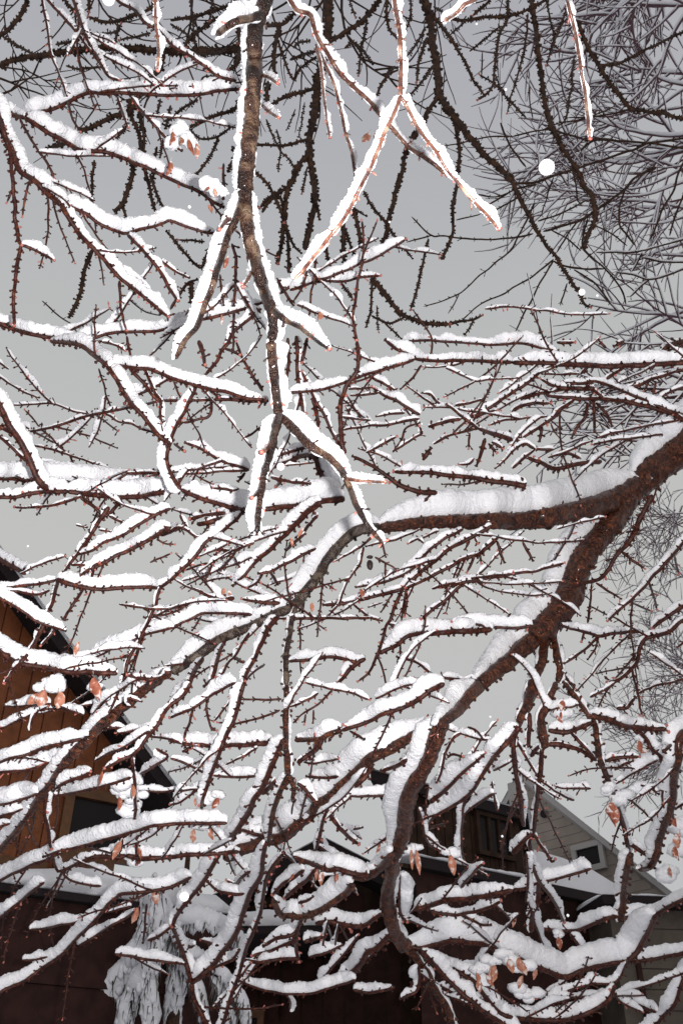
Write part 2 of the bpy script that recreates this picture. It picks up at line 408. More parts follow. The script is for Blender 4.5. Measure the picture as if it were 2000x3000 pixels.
M 2.3 2.3 9 11 22 -60,1457 0,1457 40,1457 80,1448 130,1440 200,1440
M 2.4 2.3 6 8 3 45,1486 100,1487 150,1480 200,1468 235,1455
M 2.4 2.4 6 5 4 50,1395 65,1403 92,1407
M 2.4 2.4 9 8 0 235,1455 260,1475 280,1490 300,1510
M 2.4 2.4 10 8 0 355,1462 340,1485 325,1502 300,1515
M 2.5 2.5 8 9 6 375,1386 400,1386 440,1386 475,1385 495,1381
M 2.5 2.5 6 5 0 375,1386 355,1400 335,1415
M 2.5 2.5 4 4 0 335,1415 400,1416 445,1413 470,1405
M 2.4 2.3 9 8 0 675,1000 655,1020 640,1050 620,1075 602,1098
M 2.4 2.3 6 9 0 692,1003 710,1045 730,1080 745,1110 760,1130 769,1145
M 2.4 2.3 7 7 0 660,1022 680,1028 702,1040
M 2.3 2.2 12 8 0 583,1000 590,1020 597,1045 600,1068
M 2.4 2.3 7 6 22 390,1165 500,1108 
M 2.3 2.2 9 10 26 575,1135 560,1165 545,1200 525,1235 510,1265 500,1290 490,1330 492,1360 505,1395 530,1434
M 2.3 2.2 7 7 0 510,1300 540,1322
M 2.6 2.6 7 10 4 500,1174 540,1174 570,1172 620,1170 680,1172 740,1175 787,1175
M 2.5 2.5 8 6 0 620,1178 618,1205 607,1222 580,1228 550,1237 535,1238
M 2.5 2.5 9 6 0 614,1143 640,1163
M 2.5 2.5 7 8 22 545,1298 580,1310 620,1333 650,1350 690,1362 730,1378
M 2.5 2.5 7 6 4 650,1350 600,1368 533,1380
M 2.5 2.5 5 7 4 540,1388 600,1388 640,1382 690,1380 728,1378
M 2.5 2.5 4 4 0 570,1390 595,1405 622,1418
M 2.5 2.5 6 7 4 625,1430 660,1432 680,1437 700,1432
M 2.5 2.5 8 8 0 718,1385 700,1408
M 2.5 2.5 6 5 0 716,1282 740,1270 770,1247
M 2.5 2.5 7 8 12 805,1340 840,1325 880,1315 905,1310
M 2.5 2.5 4 5 3 835,1364 880,1360 920,1356
M 2.4 2.5 10 7 10 795,1398 830,1408 870,1413 905,1417
M 2.4 2.5 8 8 0 825,1408 810,1425
M 2.5 3 9 16 58 -20,1400 530,1434 
M 2.5 2.8 14 20 60 530,1434 570,1453 600,1465 640,1477 680,1488 720,1495 760,1492 800,1488 860,1482 920,1472 975,1465 1010,1462
C 2.5 2.5 8 7 0 843,990 845,1040 843,1080 838,1110
C 2.5 2.5 10 9 8 868,985 872,1040 873,1100 878,1150 885,1185 890,1215
C 2.5 2.5 8 8 0 900,990 892,1030 885,1060
C 2.5 2.5 7 8 10 885,1090 900,1125 915,1155 930,1185 945,1210 960,1240 975,1270 990,1300 1000,1318
C 2.5 2.5 10 9 0 915,1165 925,1200 930,1225 932,1252
C 2.5 2.5 7 7 26 850,1150 925,1145 960,1137 995,1125 1025,1115 
C 2.3 2.3 9 12 0 1045,1000 1048,1040 1047,1080 1035,1105 1015,1130 1003,1160 998,1190 997,1220 998,1270 1003,1305 1012,1328
N 1.2 1.25 30 26 30 795,1000 800,1060 803,1100 808,1150 815,1200 820,1222
N 1.22 1.1 27 20 34 818,1215 805,1265 797,1300 790,1330 780,1370 770,1400 765,1440 757,1500 755,1530 753,1560
N 1.22 1.15 27 22 48 820,1218 850,1245 880,1275 900,1300 940,1325 975,1350 1000,1380 1012,1400
N 1.15 1.05 22 12 16 1012,1400 1025,1430 1040,1470 1060,1510 1085,1550 1120,1590
N 1.15 1.1 10 7 30 1012,1402 1050,1408 1090,1410 1125,1412
N 1.2 1.15 14 9 14 790,1300 780,1315 768,1325
N 1.15 1.1 16 9 12 760,1435 748,1450 740,1458
C 2.8 3.2 11 14 40 795,1370 905,1335 935,1380 955,1420 985,1450
C 2.7 3 8 9 28 1130,998 1160,1020 1190,1035 1215,1050 1240,1053 1300,1057 1380,1058 1500,1062
C 2.7 2.7 7 8 26 1025,1115 1070,1097 1130,1080 1180,1065 1215,1052
C 3 3 12 15 32 1500,1062 1600,1065 1700,1068 1800,1072 1870,1070 1940,1065 2060,1058
C 3 3 6 6 24 1180,1000 1250,997 1340,1002 1420,1010 1500,1008 1540,1007 1580,1017 1630,1030
C 2.8 2.8 7 6 18 1080,1100 1100,1112 1130,1128 1155,1142
C 2.8 2.8 7 8 18 1090,1135 1120,1155 1160,1175 1190,1190 1215,1208 1230,1215
C 2.8 2.8 6 6 3 1020,1140 1060,1137 1093,1135
C 2.8 2.8 6 6 3 1025,1158 1060,1158 1110,1150
C 2.8 2.8 6 5 0 1233,1070 1210,1105 1175,1138
C 2.8 2.8 4 6 0 1190,1130 1230,1160 1275,1190
C 2.8 2.8 5 4 0 1305,1078 1350,1098 1390,1118 1440,1112 1510,1108
C 2.8 2.8 5 4 0 1390,1118 1350,1138 1303,1162
C 2.8 2.8 5 8 3 1240,1152 1262,1155 1275,1172 1288,1182
C 2.8 2.8 7 6 6 1333,1188 1370,1180 1412,1170
C 2.8 2.8 4 5 0 1017,1160 1040,1198 1058,1227
C 2.8 2.8 5 6 10 1000,1221 1050,1228 1085,1231
C 2.8 2.8 5 7 8 1005,1260 1030,1253 1090,1247 1140,1243 1190,1233 1228,1227
C 2.8 2.8 5 6 0 1105,1220 1150,1213 1185,1210
C 2.8 2.8 6 6 0 1072,1326 1120,1302 1160,1280
C 2.8 2.8 6 5 0 1150,1325 1175,1290 1190,1255 1225,1240
C 2.8 2.8 6 6 0 1150,1320 1190,1300 1215,1280 1235,1270 1228,1250
C 2.8 2.8 9 12 0 1260,1315 1238,1348
C 2.8 2.8 7 8 8 1310,1187 1330,1200 1355,1222 1380,1240 1400,1255
C 2.8 2.8 10 10 8 1255,1250 1290,1240 1320,1232 1350,1228
C 2.8 3 7 6 8 1270,1300 1310,1278 1350,1265 1390,1258
C 3 3 10 8 0 1420,1285 1410,1325 1396,1362
C 3 3 6 5 0 1375,1268 1372,1312
C 3 3 7 7 0 1430,1300 1452,1325
C 3 3 8 8 0 1440,1295 1470,1313
C 2.8 3 10 14 16 1400,1255 1430,1265 1470,1278 1500,1290
C 3 3 9 7 14 1376,1222 1400,1215 1430,1195 1470,1170 1500,1152 1530,1130 1570,1100 1600,1080 1620,1070
C 3 3 10 8 0 1395,1222 1420,1208 1455,1203
C 3 3 5 6 0 1435,1245 1470,1232 1500,1228 1560,1222 1600,1220
R 3 3 7 14 0 1035,1338 1080,1360 1110,1378 1140,1400 1170,1420 1195,1432 1230,1442 1280,1443
R 3 3 9 13 20 1155,1382 1200,1385 1260,1387 1320,1393 1380,1400 1440,1410 1500,1418 1540,1424
C 3 3 5 6 0 1345,1361 1375,1358 1388,1343
C 3 3 5 6 0 1453,1370 1480,1345 1500,1325 1535,1300 1567,1316
C 3.2 3.2 7 8 3 1500,1285 1540,1300 1567,1313 1620,1318
C 3.2 3.2 7 6 0 1500,1372 1530,1345 1567,1316
R 3.6 3.6 12 16 3 1545,1340 1580,1355 1620,1372 1670,1365 1720,1355 1760,1353
R 3.6 3.6 9 7 3 1700,1345 1670,1330 1640,1327
C 3.2 3.2 6 5 3 1605,1340 1650,1325 1700,1303 1730,1293 
C 3.2 3.2 5 6 3 1735,1302 1800,1290 1870,1280 1940,1272
C 3.2 3.2 5 6 6 1750,1282 1820,1262 1900,1245 1990,1230
C 3.2 3.2 6 14 12 1583,1110 1620,1130 1650,1137 1700,1137 1740,1137
C 3.2 3.2 7 8 16 1645,1122 1700,1124 1745,1118 1800,1135 1860,1160 1940,1195 2060,1235
C 3.2 3.2 8 14 12 1530,1168 1570,1155 1610,1150 1600,1157 1630,1164 1700,1168 1760,1168 1820,1175 1900,1193 1960,1210 2050,1245
C 3.2 3.2 7 8 3 1710,1122 1740,1145 1765,1163
C 3.2 3.2 6 8 3 1615,1148 1660,1138 1710,1137
C 3.2 3.2 8 7 0 1735,1170 1740,1210 1740,1260
C 3.2 3.2 7 7 0 1745,1180 1775,1213 1790,1245
C 3.2 3.2 8 7 0 1720,1180 1712,1220 1690,1250 1675,1280
C 3.2 3.2 9 7 6 1680,1172 1640,1200 1620,1222 1580,1250 1530,1282
C 3.2 3.2 8 8 0 1587,1250 1580,1290
C 3.2 3.2 4 4 0 1612,1240 1620,1260 1635,1280
C 3.2 3.2 9 7 3 1500,1205 1522,1190 1560,1183 1610,1181
C 3.2 3.2 9 8 0 1700,1095 1720,1075 1740,1072
C 3.2 3.2 10 7 0 1775,1110 1800,1092 1830,1075
C 3.2 3.2 5 6 0 1590,1096 1640,1096 1695,1095
C 3.2 3.2 8 7 6 1833,1135 1870,1130 1900,1115 1930,1105 1970,1090 2040,1075
C 3.2 3.2 6 6 3 1935,1165 1970,1145 2040,1118
C 3.2 3.2 6 6 0 1920,1118 1910,1158
C 3.2 3.2 6 5 0 1900,1118 1885,1145
C 3.2 3.2 8 8 6 1630,1003 1680,1003
C 3.2 3.2 6 8 0 1755,1000 1775,1020
C 3.2 3.2 9 8 0 1825,1000 1800,1013
R 3.6 3.4 20 14 8 2060,975 2000,1000 1960,1012 1935,1032
R 3.4 3.5 110 76 84 2120,1225 2060,1270 2000,1318 1930,1370 1870,1425
R 3.45 3.1 70 30 84 1870,1425 1800,1465 1720,1487 1640,1508 1560,1521 1500,1523 1400,1525 1255,1527 1180,1537 1110,1548 
R 3.1 2.8 30 30 42 1112,1547 1060,1552 1030,1566 1000,1590 960,1640 945,1665 915,1710 880,1755 850,1780 820,1795 770,1820 700,1850 640,1875 600,1905 550,1940 500,1968
R 3.45 3.4 62 80 70 1885,1415 1850,1450 1795,1525 1740,1590 1700,1650 1670,1730 1630,1800 1560,1870 
R 3.4 3.2 62 44 62 1560,1870 1500,1925 1450,1965 1400,2010
R 3.4 3.3 28 26 6 1610,1850 1592,1900 1585,1940 1567,1980 1555,2020
R 3.4 3.3 24 20 6 1615,1840 1627,1890 1633,1930 1640,1965 1632,2000
R 3.3 3.3 16 13 6 1640,1965 1665,2005 1680,2030
R 3.3 3.1 7 14 0 1655,1730 1700,1712 1740,1702 1765,1690 1790,1650 1815,1615 1840,1590 1860,1550 1890,1490 1910,1450
R 3.3 3.2 5 6 0 1732,1712 1727,1770 1720,1825
R 3.3 3.2 6 5 0 1745,1708 1780,1730 1815,1753
R 3.2 3.1 8 5 0 1820,1617 1850,1640 1885,1665
R 3.3 3 10 6 14 2040,1550 2000,1590 1960,1635 1920,1680 1890,1715 1850,1755 1820,1780 1780,1818
R 3.3 3 6 5 0 1900,1710 1915,1750 1922,1785
R 3.3 3 5 5 0 1842,1763 1880,1780 1905,1790
R 3.3 3 6 5 0 1975,1630 1980,1660 1987,1680
R 3.2 3.2 7 9 22 1645,1832 1680,1845 1720,1855 1755,1862 1800,1855 1870,1850 
R 3.3 3.2 9 10 20 1910,1840 1945,1812 1980,1788 2040,1755
R 3.2 3.2 8 6 3 1755,1862 1730,1885 1700,1910 1680,1925 1655,1942
R 3.2 3.2 5 5 0 1752,1865 1742,1900 1722,1930
R 3.2 3.2 6 6 0 1710,1852 1703,1878
R 3.2 3.2 10 9 10 2050,1800 2000,1818 1960,1850 1920,1862 1890,1872 1872,1900 1862,1940 1845,1965 1810,1990 1780,2000
R 3.2 3.2 7 6 0 1850,1965 1858,2000
R 3.2 3.2 6 6 0 2010,1870 1985,1895
C 3 3 9 6 12 1280,1720 1500,1682 1560,1675 1600,1663 1650,1650
C 3 3 6 5 10 1265,1725 1320,1710 1400,1692 1470,1684 1500,1681
C 3 3 5 5 3 1395,1565 1450,1573 1500,1582 1580,1590 1640,1587 1710,1582
C 3 3 4 4 0 1630,1550 1690,1533 1740,1521 1770,1515
C 3 3 10 8 6 1455,1577 1430,1600 1400,1625 1350,1640 1320,1660 1280,1678 1230,1705 1190,1722
C 3 3 7 7 0 1455,1585 1465,1620 1475,1645
C 3 3 7 7 0 1530,1588 1545,1615 1558,1640
C 3 3 7 6 0 1388,1625 1380,1650 1368,1675
C 3 3 6 6 0 1403,1618 1408,1648
C 3 3 10 8 14 1440,1540 1410,1558 1380,1575 1340,1595 1310,1612 1280,1640 1250,1662 1225,1685 1200,1705 1180,1725 1140,1737 1100,1747 1060,1757 1000,1770 950,1772
C 3 3 7 7 3 1390,1575 1397,1590
C 3 3 6 6 0 1375,1585 1363,1607
C 3 3 8 6 18 1355,1550 1330,1565 1300,1580 1270,1600 1250,1620 1230,1642 1210,1665 1180,1685 1140,1700 1090,1712 1045,1720
C 3 3 5 5 3 1285,1555 1250,1570 1220,1580 1197,1592
C 3 3 5 5 0 1223,1577 1247,1597
C 3 3 5 5 3 1230,1550 1190,1570 1160,1580 1130,1587 1100,1592 1075,1600
C 3 3 7 7 0 1190,1725 1190,1760 1185,1803
C 3 3 9 6 0 1180,1725 1155,1775 1142,1815 1130,1835 1118,1880 1105,1920 1095,1945 1080,1970 1050,1995
C 3 3 8 8 0 1355,1710 1310,1750 1270,1785 1235,1812
C 3 3 6 6 0 1312,1715 1302,1760
C 3 3 5 5 0 1150,1740 1130,1770 1118,1790
C 3 3 4 4 0 1120,1765 1083,1778
C 3 3 6 6 0 1033,1768 1060,1790 1085,1810 1115,1818
C 2.8 2.8 7 8 6 820,1812 880,1812 940,1812 1000,1812 1085,1810
C 3 3 10 15 40 1110,1915 1130,1905 1170,1885 1200,1860 1250,1855 1330,1852 1400,1847 1440,1845
C 3 3 12 9 22 1070,1930 1045,1943 1025,1960 1010,1980 990,2000
C 3 3 8 9 4 1140,1828 1170,1840 1205,1855
C 3 3 8 9 24 845,1937 900,1932 960,1924 1000,1927 1045,1942
C 3 3 6 8 34 1325,1822 1370,1825 1420,1835 1470,1838 1520,1838 1560,1832
C 3 3 6 5 0 1172,1890 1172,1910
C 3 3 8 7 0 1167,1925 1162,1990
C 3 3 6 8 12 1165,1925 1200,1935 1225,1945 1250,1965 1275,1980 1330,1988 1395,1993
C 3 3 7 6 12 1270,1982 1230,1998 1200,2010
R 2.8 2.6 16 19 4 865,1780 857,1810 850,1850 840,1900 835,1945 838,2000 840,2010
R 2.8 2.6 16 10 14 812,1808 785,1845 765,1890 745,1930 725,1965 715,2000
R 2.8 2.6 9 10 10 655,1885 640,1920 630,1965 620,1990
R 2.8 2.6 7 6 8 730,1855 710,1885 690,1920 670,1940 655,1970 635,2000
R 2.8 2.6 8 7 0 690,1925 700,1935 712,1940
R 2.8 2.6 12 11 14 595,1930 570,1965 555,2005
R 2.8 2.6 6 6 3 775,1947 740,1970 720,1995
R 2.6 2.6 5 5 0 945,1690 942,1725 938,1780 932,1820 930,1860
R 2.6 2.6 4 4 0 955,1710 980,1727
R 2.6 2.6 4 4 0 932,1830 952,1845
R 2.7 2.6 6 5 0 880,1773 890,1790
R 2.6 2.6 7 4 4 1090,1572 1060,1600 1030,1617 1000,1635 980,1645
R 2.6 2.6 6 5 2 1065,1603 1055,1650 1035,1680 1015,1710 1003,1735 990,1770 965,1800
R 2.6 2.6 6 4 0 1098,1632 1130,1650 1150,1660 1162,1672
R 2.6 2.6 5 5 0 1128,1650 1128,1687
R 2.6 2.6 5 5 0 1120,1590 1128,1628
M 2.7 2.5 8 20 30 685,1715 720,1680 760,1638 800,1600 840,1560 870,1530 900,1500 940,1470
M 2.7 2.5 8 9 10 870,1575 890,1560 915,1525 930,1510
M 2.7 2.5 8 9 6 840,1610 862,1590 890,1565
M 2.4 2.4 10 8 20 500,1700 530,1670 555,1650 580,1620 600,1590 608,1583 640,1565 665,1545 690,1525 710,1500
M 2.4 2.4 8 6 8 500,1555 520,1545 545,1553 570,1570 608,1583
M 2.4 2.4 6 6 3 528,1508 535,1525 550,1545
M 2.6 2.4 20 14 14 470,1565 500,1555 530,1545
M 2.5 2.4 9 10 10 560,1520 610,1508 660,1503
M 2.5 2.4 14 14 10 580,1535 620,1530 670,1515
M 2.5 2.4 6 7 10 603,1612 680,1612 700,1608 745,1590
M 2.5 2.4 6 6 0 692,1615 670,1645 648,1670
M 2.5 2.4 5 5 0 687,1632 700,1660
M 2.5 2.4 8 5 0 655,1560 645,1600 630,1640 620,1660 607,1690 590,1710
M 2.5 2.4 5 5 2 670,1610 635,1640 625,1650
M 2.5 2.4 5 6 0 545,1670 580,1658 610,1650
M 2.5 2.4 5 4 3 600,1705 640,1695 675,1690
M 2.5 2.6 7 8 18 760,1680 790,1675 820,1660 870,1635 900,1620 925,1607
M 2.5 2.6 7 7 0 790,1675 800,1690 812,1710
M 2.5 2.6 7 6 4 770,1678 755,1705 725,1722
M 2.5 2.6 4 14 4 515,1700 545,1718 580,1730 615,1748 650,1758 685,1752
M 2.6 2.6 6 10 24 710,1755 740,1760 780,1765 820,1767
M 2.5 2.4 6 8 36 425,1810 500,1840 530,1825 560,1815 590,1800 620,1798 680,1797 738,1801
M 2.5 2.4 5 7 34 225,1950 270,1930 315,1910 350,1890 390,1875 430,1860 470,1850 510,1838
M 2.5 2.4 6 5 0 590,1805 578,1825 565,1845
M 2.4 2.4 6 5 2 350,1770 380,1775 430,1782 480,1782 520,1778 550,1770 565,1755
M 2.4 2.4 5 5 0 448,1801 480,1802 520,1790 565,1762
M 2.4 2.4 8 10 3 470,1720 460,1750 455,1775 440,1810 425,1840 408,1880 390,1905 378,1925 370,1960 362,2005
M 2.4 2.4 8 7 0 380,1920 358,1925
M 2.4 2.3 9 12 40 500,1700 470,1720 440,1720 380,1723 300,1726 240,1720 200,1710 165,1697
M 2.4 2.3 8 6 22 165,1700 130,1707 80,1715 20,1722 -30,1728
M 2.4 2.3 7 6 4 145,1730 110,1742 60,1735 10,1730
M 2.4 2.3 11 9 4 170,1705 160,1740 152,1770 140,1795
M 2.4 2.3 7 8 0 245,1725 225,1755 205,1785 187,1818
M 2.3 2.3 8 12 8 190,1673 220,1635 245,1600 270,1560 290,1530 310,1500 320,1485
M 2.3 2.3 7 9 30 235,1623 265,1615 300,1593 340,1577 380,1555 420,1530 460,1505 500,1490
M 2.3 2.3 9 12 26 240,1683 270,1665 300,1650 330,1635 380,1610 430,1585 470,1560 500,1545
M 2.3 2.3 9 9 3 270,1690 275,1660 290,1650
M 2.3 2.3 7 7 3 210,1655 250,1655 280,1655
M 2.3 2.3 7 7 3 320,1512 350,1525 370,1537
M 2.3 2.3 5 5 2 290,1552 328,1558
M 2.3 2.3 5 5 8 60,1680 90,1667 130,1650 160,1640 190,1630
M 2.3 2.3 5 5 0 440,1648 470,1635 500,1622
M 2.3 2.3 5 5 0 465,1583 485,1592 510,1595
M 2.3 2.3 5 5 3 223,1538 252,1545
M 2 2 9 6 34 -40,1725 0,1752 50,1780 100,1815 150,1835 190,1848
M 2.2 2.2 12 9 4 130,1825 110,1870 85,1910 65,1935 40,1965 15,2000
M 2.2 2.2 7 6 3 165,1840 145,1865 122,1890
M 2.2 2.2 14 12 46 -60,1870 0,1910 30,1930 60,1945 120,1955 200,1968 280,1970 345,1974
M 2.2 2.2 7 6 0 60,1945 30,1960 -10,1975
M 2.2 2.2 9 12 10 375,1978 400,1983 440,1990 470,1985 500,1968
M 3 2.6 5 12 26 -40,1600 0,1635 40,1660 75,1682
R 2.6 2.3 28 30 30 500,1968 470,1985 430,2015 400,2042 370,2065 330,2100 300,2125 265,2160
R 2.3 2.1 30 12 30 265,2160 230,2195 200,2225 170,2270 145,2305 115,2340 95,2370 70,2405 55,2430 20,2470 -20,2510
R 2.3 2.1 9 8 10 140,2320 130,2380 140,2420 145,2465 150,2485
R 2.3 2.3 6 9 40 -40,2245 0,2235 30,2222 80,2210 130,2190 190,2175 240,2165
R 2.3 2.3 6 8 34 -40,2265 0,2262 40,2260 80,2255 130,2240 190,2225
R 2.3 2.3 6 8 20 165,2310 200,2285 240,2270 265,2262
R 2.2 2.2 5 7 50 -40,2365 0,2358 40,2348 80,2337 110,2325
R 2.2 2.2 5 6 30 -40,2400 0,2392 40,2380 68,2370
R 2.2 2.2 5 7 25 -40,2430 0,2422 30,2413
R 2.2 2.2 10 7 20 95,2370 60,2420 35,2455 0,2490 -30,2520
R 2.2 2.2 6 5 2 385,2065 375,2045 412,2055
M 2.4 2.4 6 8 8 310,2105 330,2065 345,2030 352,2005
M 2.4 2.4 5 6 30 15,2068 60,2070 110,2065 150,2062
M 2.4 2.4 5 6 18 180,2070 210,2082 245,2095
M 2.4 2.4 5 5 20 -30,2135 10,2130 50,2112 100,2090 140,2070
M 2.4 2.4 5 5 12 90,2140 95,2105 110,2085
M 2.4 2.4 6 6 16 315,2135 345,2132 380,2142
M 2.3 2.2 10 8 14 560,2000 535,2040 500,2065 480,2090 465,2120 440,2150 415,2185 385,2215 350,2230 310,2250
R 2.3 2.2 5 6 16 280,2228 310,2212 350,2195 380,2180 420,2152 440,2142
R 2.3 2.2 9 7 10 387,2218 390,2250 395,2290 397,2330 398,2370 395,2395
R 2.3 2.2 6 7 22 410,2268 430,2258 460,2240 490,2217 475,2205 458,2193
M 2.3 2.2 5 6 22 440,2158 480,2162 505,2168 530,2178
R 2.3 2.2 6 8 26 150,2332 200,2328 260,2315 300,2305 350,2288 385,2278
R 2.2 2.2 9 7 34 170,2305 200,2290 240,2275 265,2262
R 2.2 2.2 6 9 44 130,2510 160,2500 200,2487 260,2475 310,2458 380,2440 430,2425 480,2415 540,2412 600,2412 665,2412
R 2.2 2.2 9 7 0 403,2450 400,2490 402,2530
R 2.2 2.2 6 6 0 360,2460 355,2490
R 2.6 2.4 10 8 22 555,2000 540,2025 500,2065
R 2.6 2.5 9 7 0 620,1990 600,2010 
M 2.4 2.3 7 8 24 500,2102 540,2087 565,2077 600,2052 640,2025 690,2000
R 2.5 2.5 7 6 0 565,2080 555,2120 545,2140 540,2165
R 2.5 2.5 6 6 0 607,2050 605,2080 612,2115 620,2135 633,2140
R 2.5 2.3 11 9 22 715,2000 705,2040 700,2065 685,2110 665,2150 650,2185 632,2235 620,2270 610,2300 600,2330 595,2345 590,2375
R 2.5 2.5 5 5 2 688,2035 660,2075 628,2112
R 2.5 2.5 5 6 0 710,2049 770,2050 825,2048
R 2.5 2.5 5 6 0 640,2117 700,2118 760,2105 800,2090 820,2080
R 2.5 2.5 5 7 8 850,2070 880,2060 915,2042 932,2030
R 2.5 2.5 4 6 0 870,2110 860,2117 890,2090 930,2065 960,2035 972,2022
R 2.5 2.5 5 5 0 895,2092 892,2120
R 2.5 2.5 5 5 0 918,2080 917,2115
R 2.5 2.5 5 5 14 895,2000 940,2012 1000,2025 1040,2035 1080,2050
R 2.5 2.6 8 13 38 500,2170 540,2178 590,2183 640,2185 700,2183 760,2180 800,2175
R 2.5 2.5 10 8 12 535,2202 560,2190 580,2185
R 2.5 2.5 5 6 3 660,2240 700,2222 730,2205 755,2190
R 2.5 2.5 6 6 18 500,2222 530,2230 570,2250 610,2270
R 2.5 2.5 6 7 32 625,2272 660,2275 710,2275 755,2274
R 2.5 2.5 5 7 18 500,2357 530,2350 570,2320 605,2300 625,2280
R 2.6 2.3 18 21 8 840,2010 840,2080 838,2130 838,2170 842,2230 845,2270
R 2.4 2.3 14 13 26 832,2165 815,2200 795,2250 780,2280 765,2315 745,2340 730,2375 705,2415 695,2430 670,2465 645,2500
R 2.4 2.3 13 11 2 770,2325 795,2300 805,2285
R 2.4 2.3 20 13 16 845,2270 825,2310 810,2350 803,2375 798,2400 792,2440 787,2465
R 2.4 2.3 20 12 0 845,2270 860,2310 855,2345
R 2.4 2.3 9 9 30 870,2295 890,2310 910,2335 925,2350
R 2.4 2.3 7 10 34 705,2430 730,2438 760,2445 785,2450
R 2.7 2.4 36 30 62 1400,2010 1370,2040 1345,2075 1310,2105 1285,2125
R 2.7 2.4 28 34 62 1285,2125 1240,2145 1200,2165 1160,2185 1120,2205 1085,2220 1060,2245 1030,2275 1000,2300 970,2330 935,2355 910,2385 880,2410 850,2440 820,2455 780,2462 740,2475 700,2495 660,2510
R 2.6 2.4 44 44 58 1300,2110 1280,2150 1265,2200 1235,2260 1210,2300 1195,2340 1185,2400 1175,2450 1160,2500
R 2.5 2.4 10 8 6 960,2370 945,2405 935,2450 925,2490
R 2.5 2.4 11 9 6 955,2375 980,2405 1000,2430 1020,2450 1048,2472
R 2.6 2.5 12 12 8 1090,2235 1070,2275 1040,2305
R 2.6 2.5 14 19 46 865,2168 900,2167 940,2165 970,2148 1000,2140
R 2.6 2.5 12 16 40 1000,2140 1040,2128 1090,2110 1130,2088 1180,2072 1230,2045 1265,2020 1300,2003
R 2.6 2.5 14 12 4 945,2165 930,2190 900,2215 870,2235
R 2.6 2.5 5 5 24 890,2233 925,2237 990,2223
R 2.6 2.5 6 8 34 900,2275 950,2280 990,2275
R 2.7 2.6 5 5 26 1100,2047 1130,2033 1165,2015 1200,2008 1240,2000
R 2.6 2.5 6 6 0 1025,2142 1065,2165
R 2.6 2.5 9 13 8 1120,2258 1160,2245 1190,2225
R 2.6 2.6 5 8 34 1000,2330 1050,2333 1100,2333 1150,2330 1180,2325
R 2.6 2.6 6 6 0 1185,2220 1210,2180 1208,2210
R 2.6 2.5 12 6 44 1260,2350 1290,2325 1330,2290 1370,2250 1400,2225 1420,2207
R 2.6 2.5 6 14 44 1248,2430 1270,2395 1310,2370 1350,2345 1380,2320 1410,2275 1440,2230 1470,2190 1500,2160 1520,2130
R 2.6 2.5 5 8 30 1360,2385 1390,2360 1430,2335 1445,2325
R 2.6 2.5 6 5 30 1445,2258 1470,2245 1495,2232
R 2.6 2.5 7 6 0 1250,2430 1280,2420 1310,2408
R 2.6 2.5 8 6 4 1348,2148 1325,2165 1310,2190 1300,2225 1290,2265 1280,2290
R 2.6 2.5 5 5 0 1255,2300 1250,2340 1245,2390
R 2.6 2.5 6 6 0 1310,2220 1325,2210 1355,2217
R 2.6 2.5 6 4 0 1370,2130 1395,2140 1415,2165
R 2.6 2.5 6 6 6 1225,2370 1235,2410 1245,2450 1265,2480 1300,2500
R 2.6 2.5 6 6 14 1360,2345 1355,2380 1352,2430 1350,2480 1358,2520
R 2.6 2.5 6 6 10 1440,2290 1445,2330 1455,2370
R 2.6 2.5 6 4 10 1200,2375 1170,2430 1130,2455 1095,2480 1065,2500
R 2.6 2.5 5 5 10 1005,2430 1040,2428 1060,2425
R 3.1 2.9 38 22 8 1565,1995 1555,2030 1540,2070 1525,2105 1505,2145
R 2.9 2.8 14 10 6 1505,2145 1502,2190 1508,2250 1520,2310 1528,2370 1532,2420
R 2.9 2.8 12 10 2 1550,2090 1548,2150 1545,2190
R 2.9 2.8 7 6 2 1505,2155 1525,2195 1545,2230 1568,2265
R 3 2.9 16 30 8 1628,2000 1612,2040 1595,2075 1585,2110 1590,2150 1595,2190
R 3 2.9 16 12 8 1585,2195 1583,2250 1575,2300 1572,2350 1565,2400 1562,2440
R 3 2.9 11 9 8 1555,2215 1575,2190 1600,2185
R 3 2.9 10 14 30 1562,2440 1540,2455 1520,2480 1500,2500
R 3 2.9 7 8 6 1562,2440 1550,2470 1555,2500
R 3 2.9 8 8 6 1565,2445 1582,2475 1600,2500
R 3 2.9 12 11 26 1605,2140 1640,2145 1680,2140 1715,2125 1730,2115
R 3 2.9 9 7 3 1670,2145 1700,2175 1740,2220
R 3 2.9 14 10 8 1605,2180 1640,2182 1680,2192 1710,2205 1745,2228
R 3 2.9 4 5 22 1597,2087 1640,2072 1670,2072 1695,2063
R 3 2.9 15 19 10 1650,1998 1680,2035 1700,2065 1720,2090
R 3 2.9 18 20 10 1720,2090 1740,2120 1750,2170 1755,2220 1765,2245
R 3 2.9 18 13 6 1765,2245 1785,2300 1800,2340 1815,2390 1830,2440 1840,2500
R 3 2.9 15 11 24 1725,2095 1760,2103 1790,2112 1830,2127 1860,2132 1910,2138 1950,2135
R 3 2.9 10 9 20 1865,2135 1890,2165 1910,2195 1935,2220 1960,2248
R 3 2.9 4 6 30 1802,2297 1840,2275 1870,2257 1900,2240 1925,2228
R 3 2.9 10 7 14 1775,2230 1800,2222 1840,2217 1870,2217
R 3 2.9 7 6 10 1800,2255 1825,2240 1850,2230
R 3 2.9 4 6 16 1625,2303 1650,2310 1690,2311 1730,2310
R 3 2.9 5 6 12 1585,2290 1610,2305 1645,2330 1680,2345
R 3 2.9 5 6 10 1840,2337 1870,2365 1900,2395 1915,2408
R 3 2.9 6 6 14 1727,2043 1750,2030 1780,2015 1800,2000
R 3 2.9 5 8 10 1868,2032 1890,2020 1930,2005 1970,1998 2030,1980
R 3 2.9 7 5 0 1860,2000 1868,2040 1873,2070 1880,2095
R 3 2.9 9 8 10 1805,2075 1835,2073 1850,2055 1858,2045
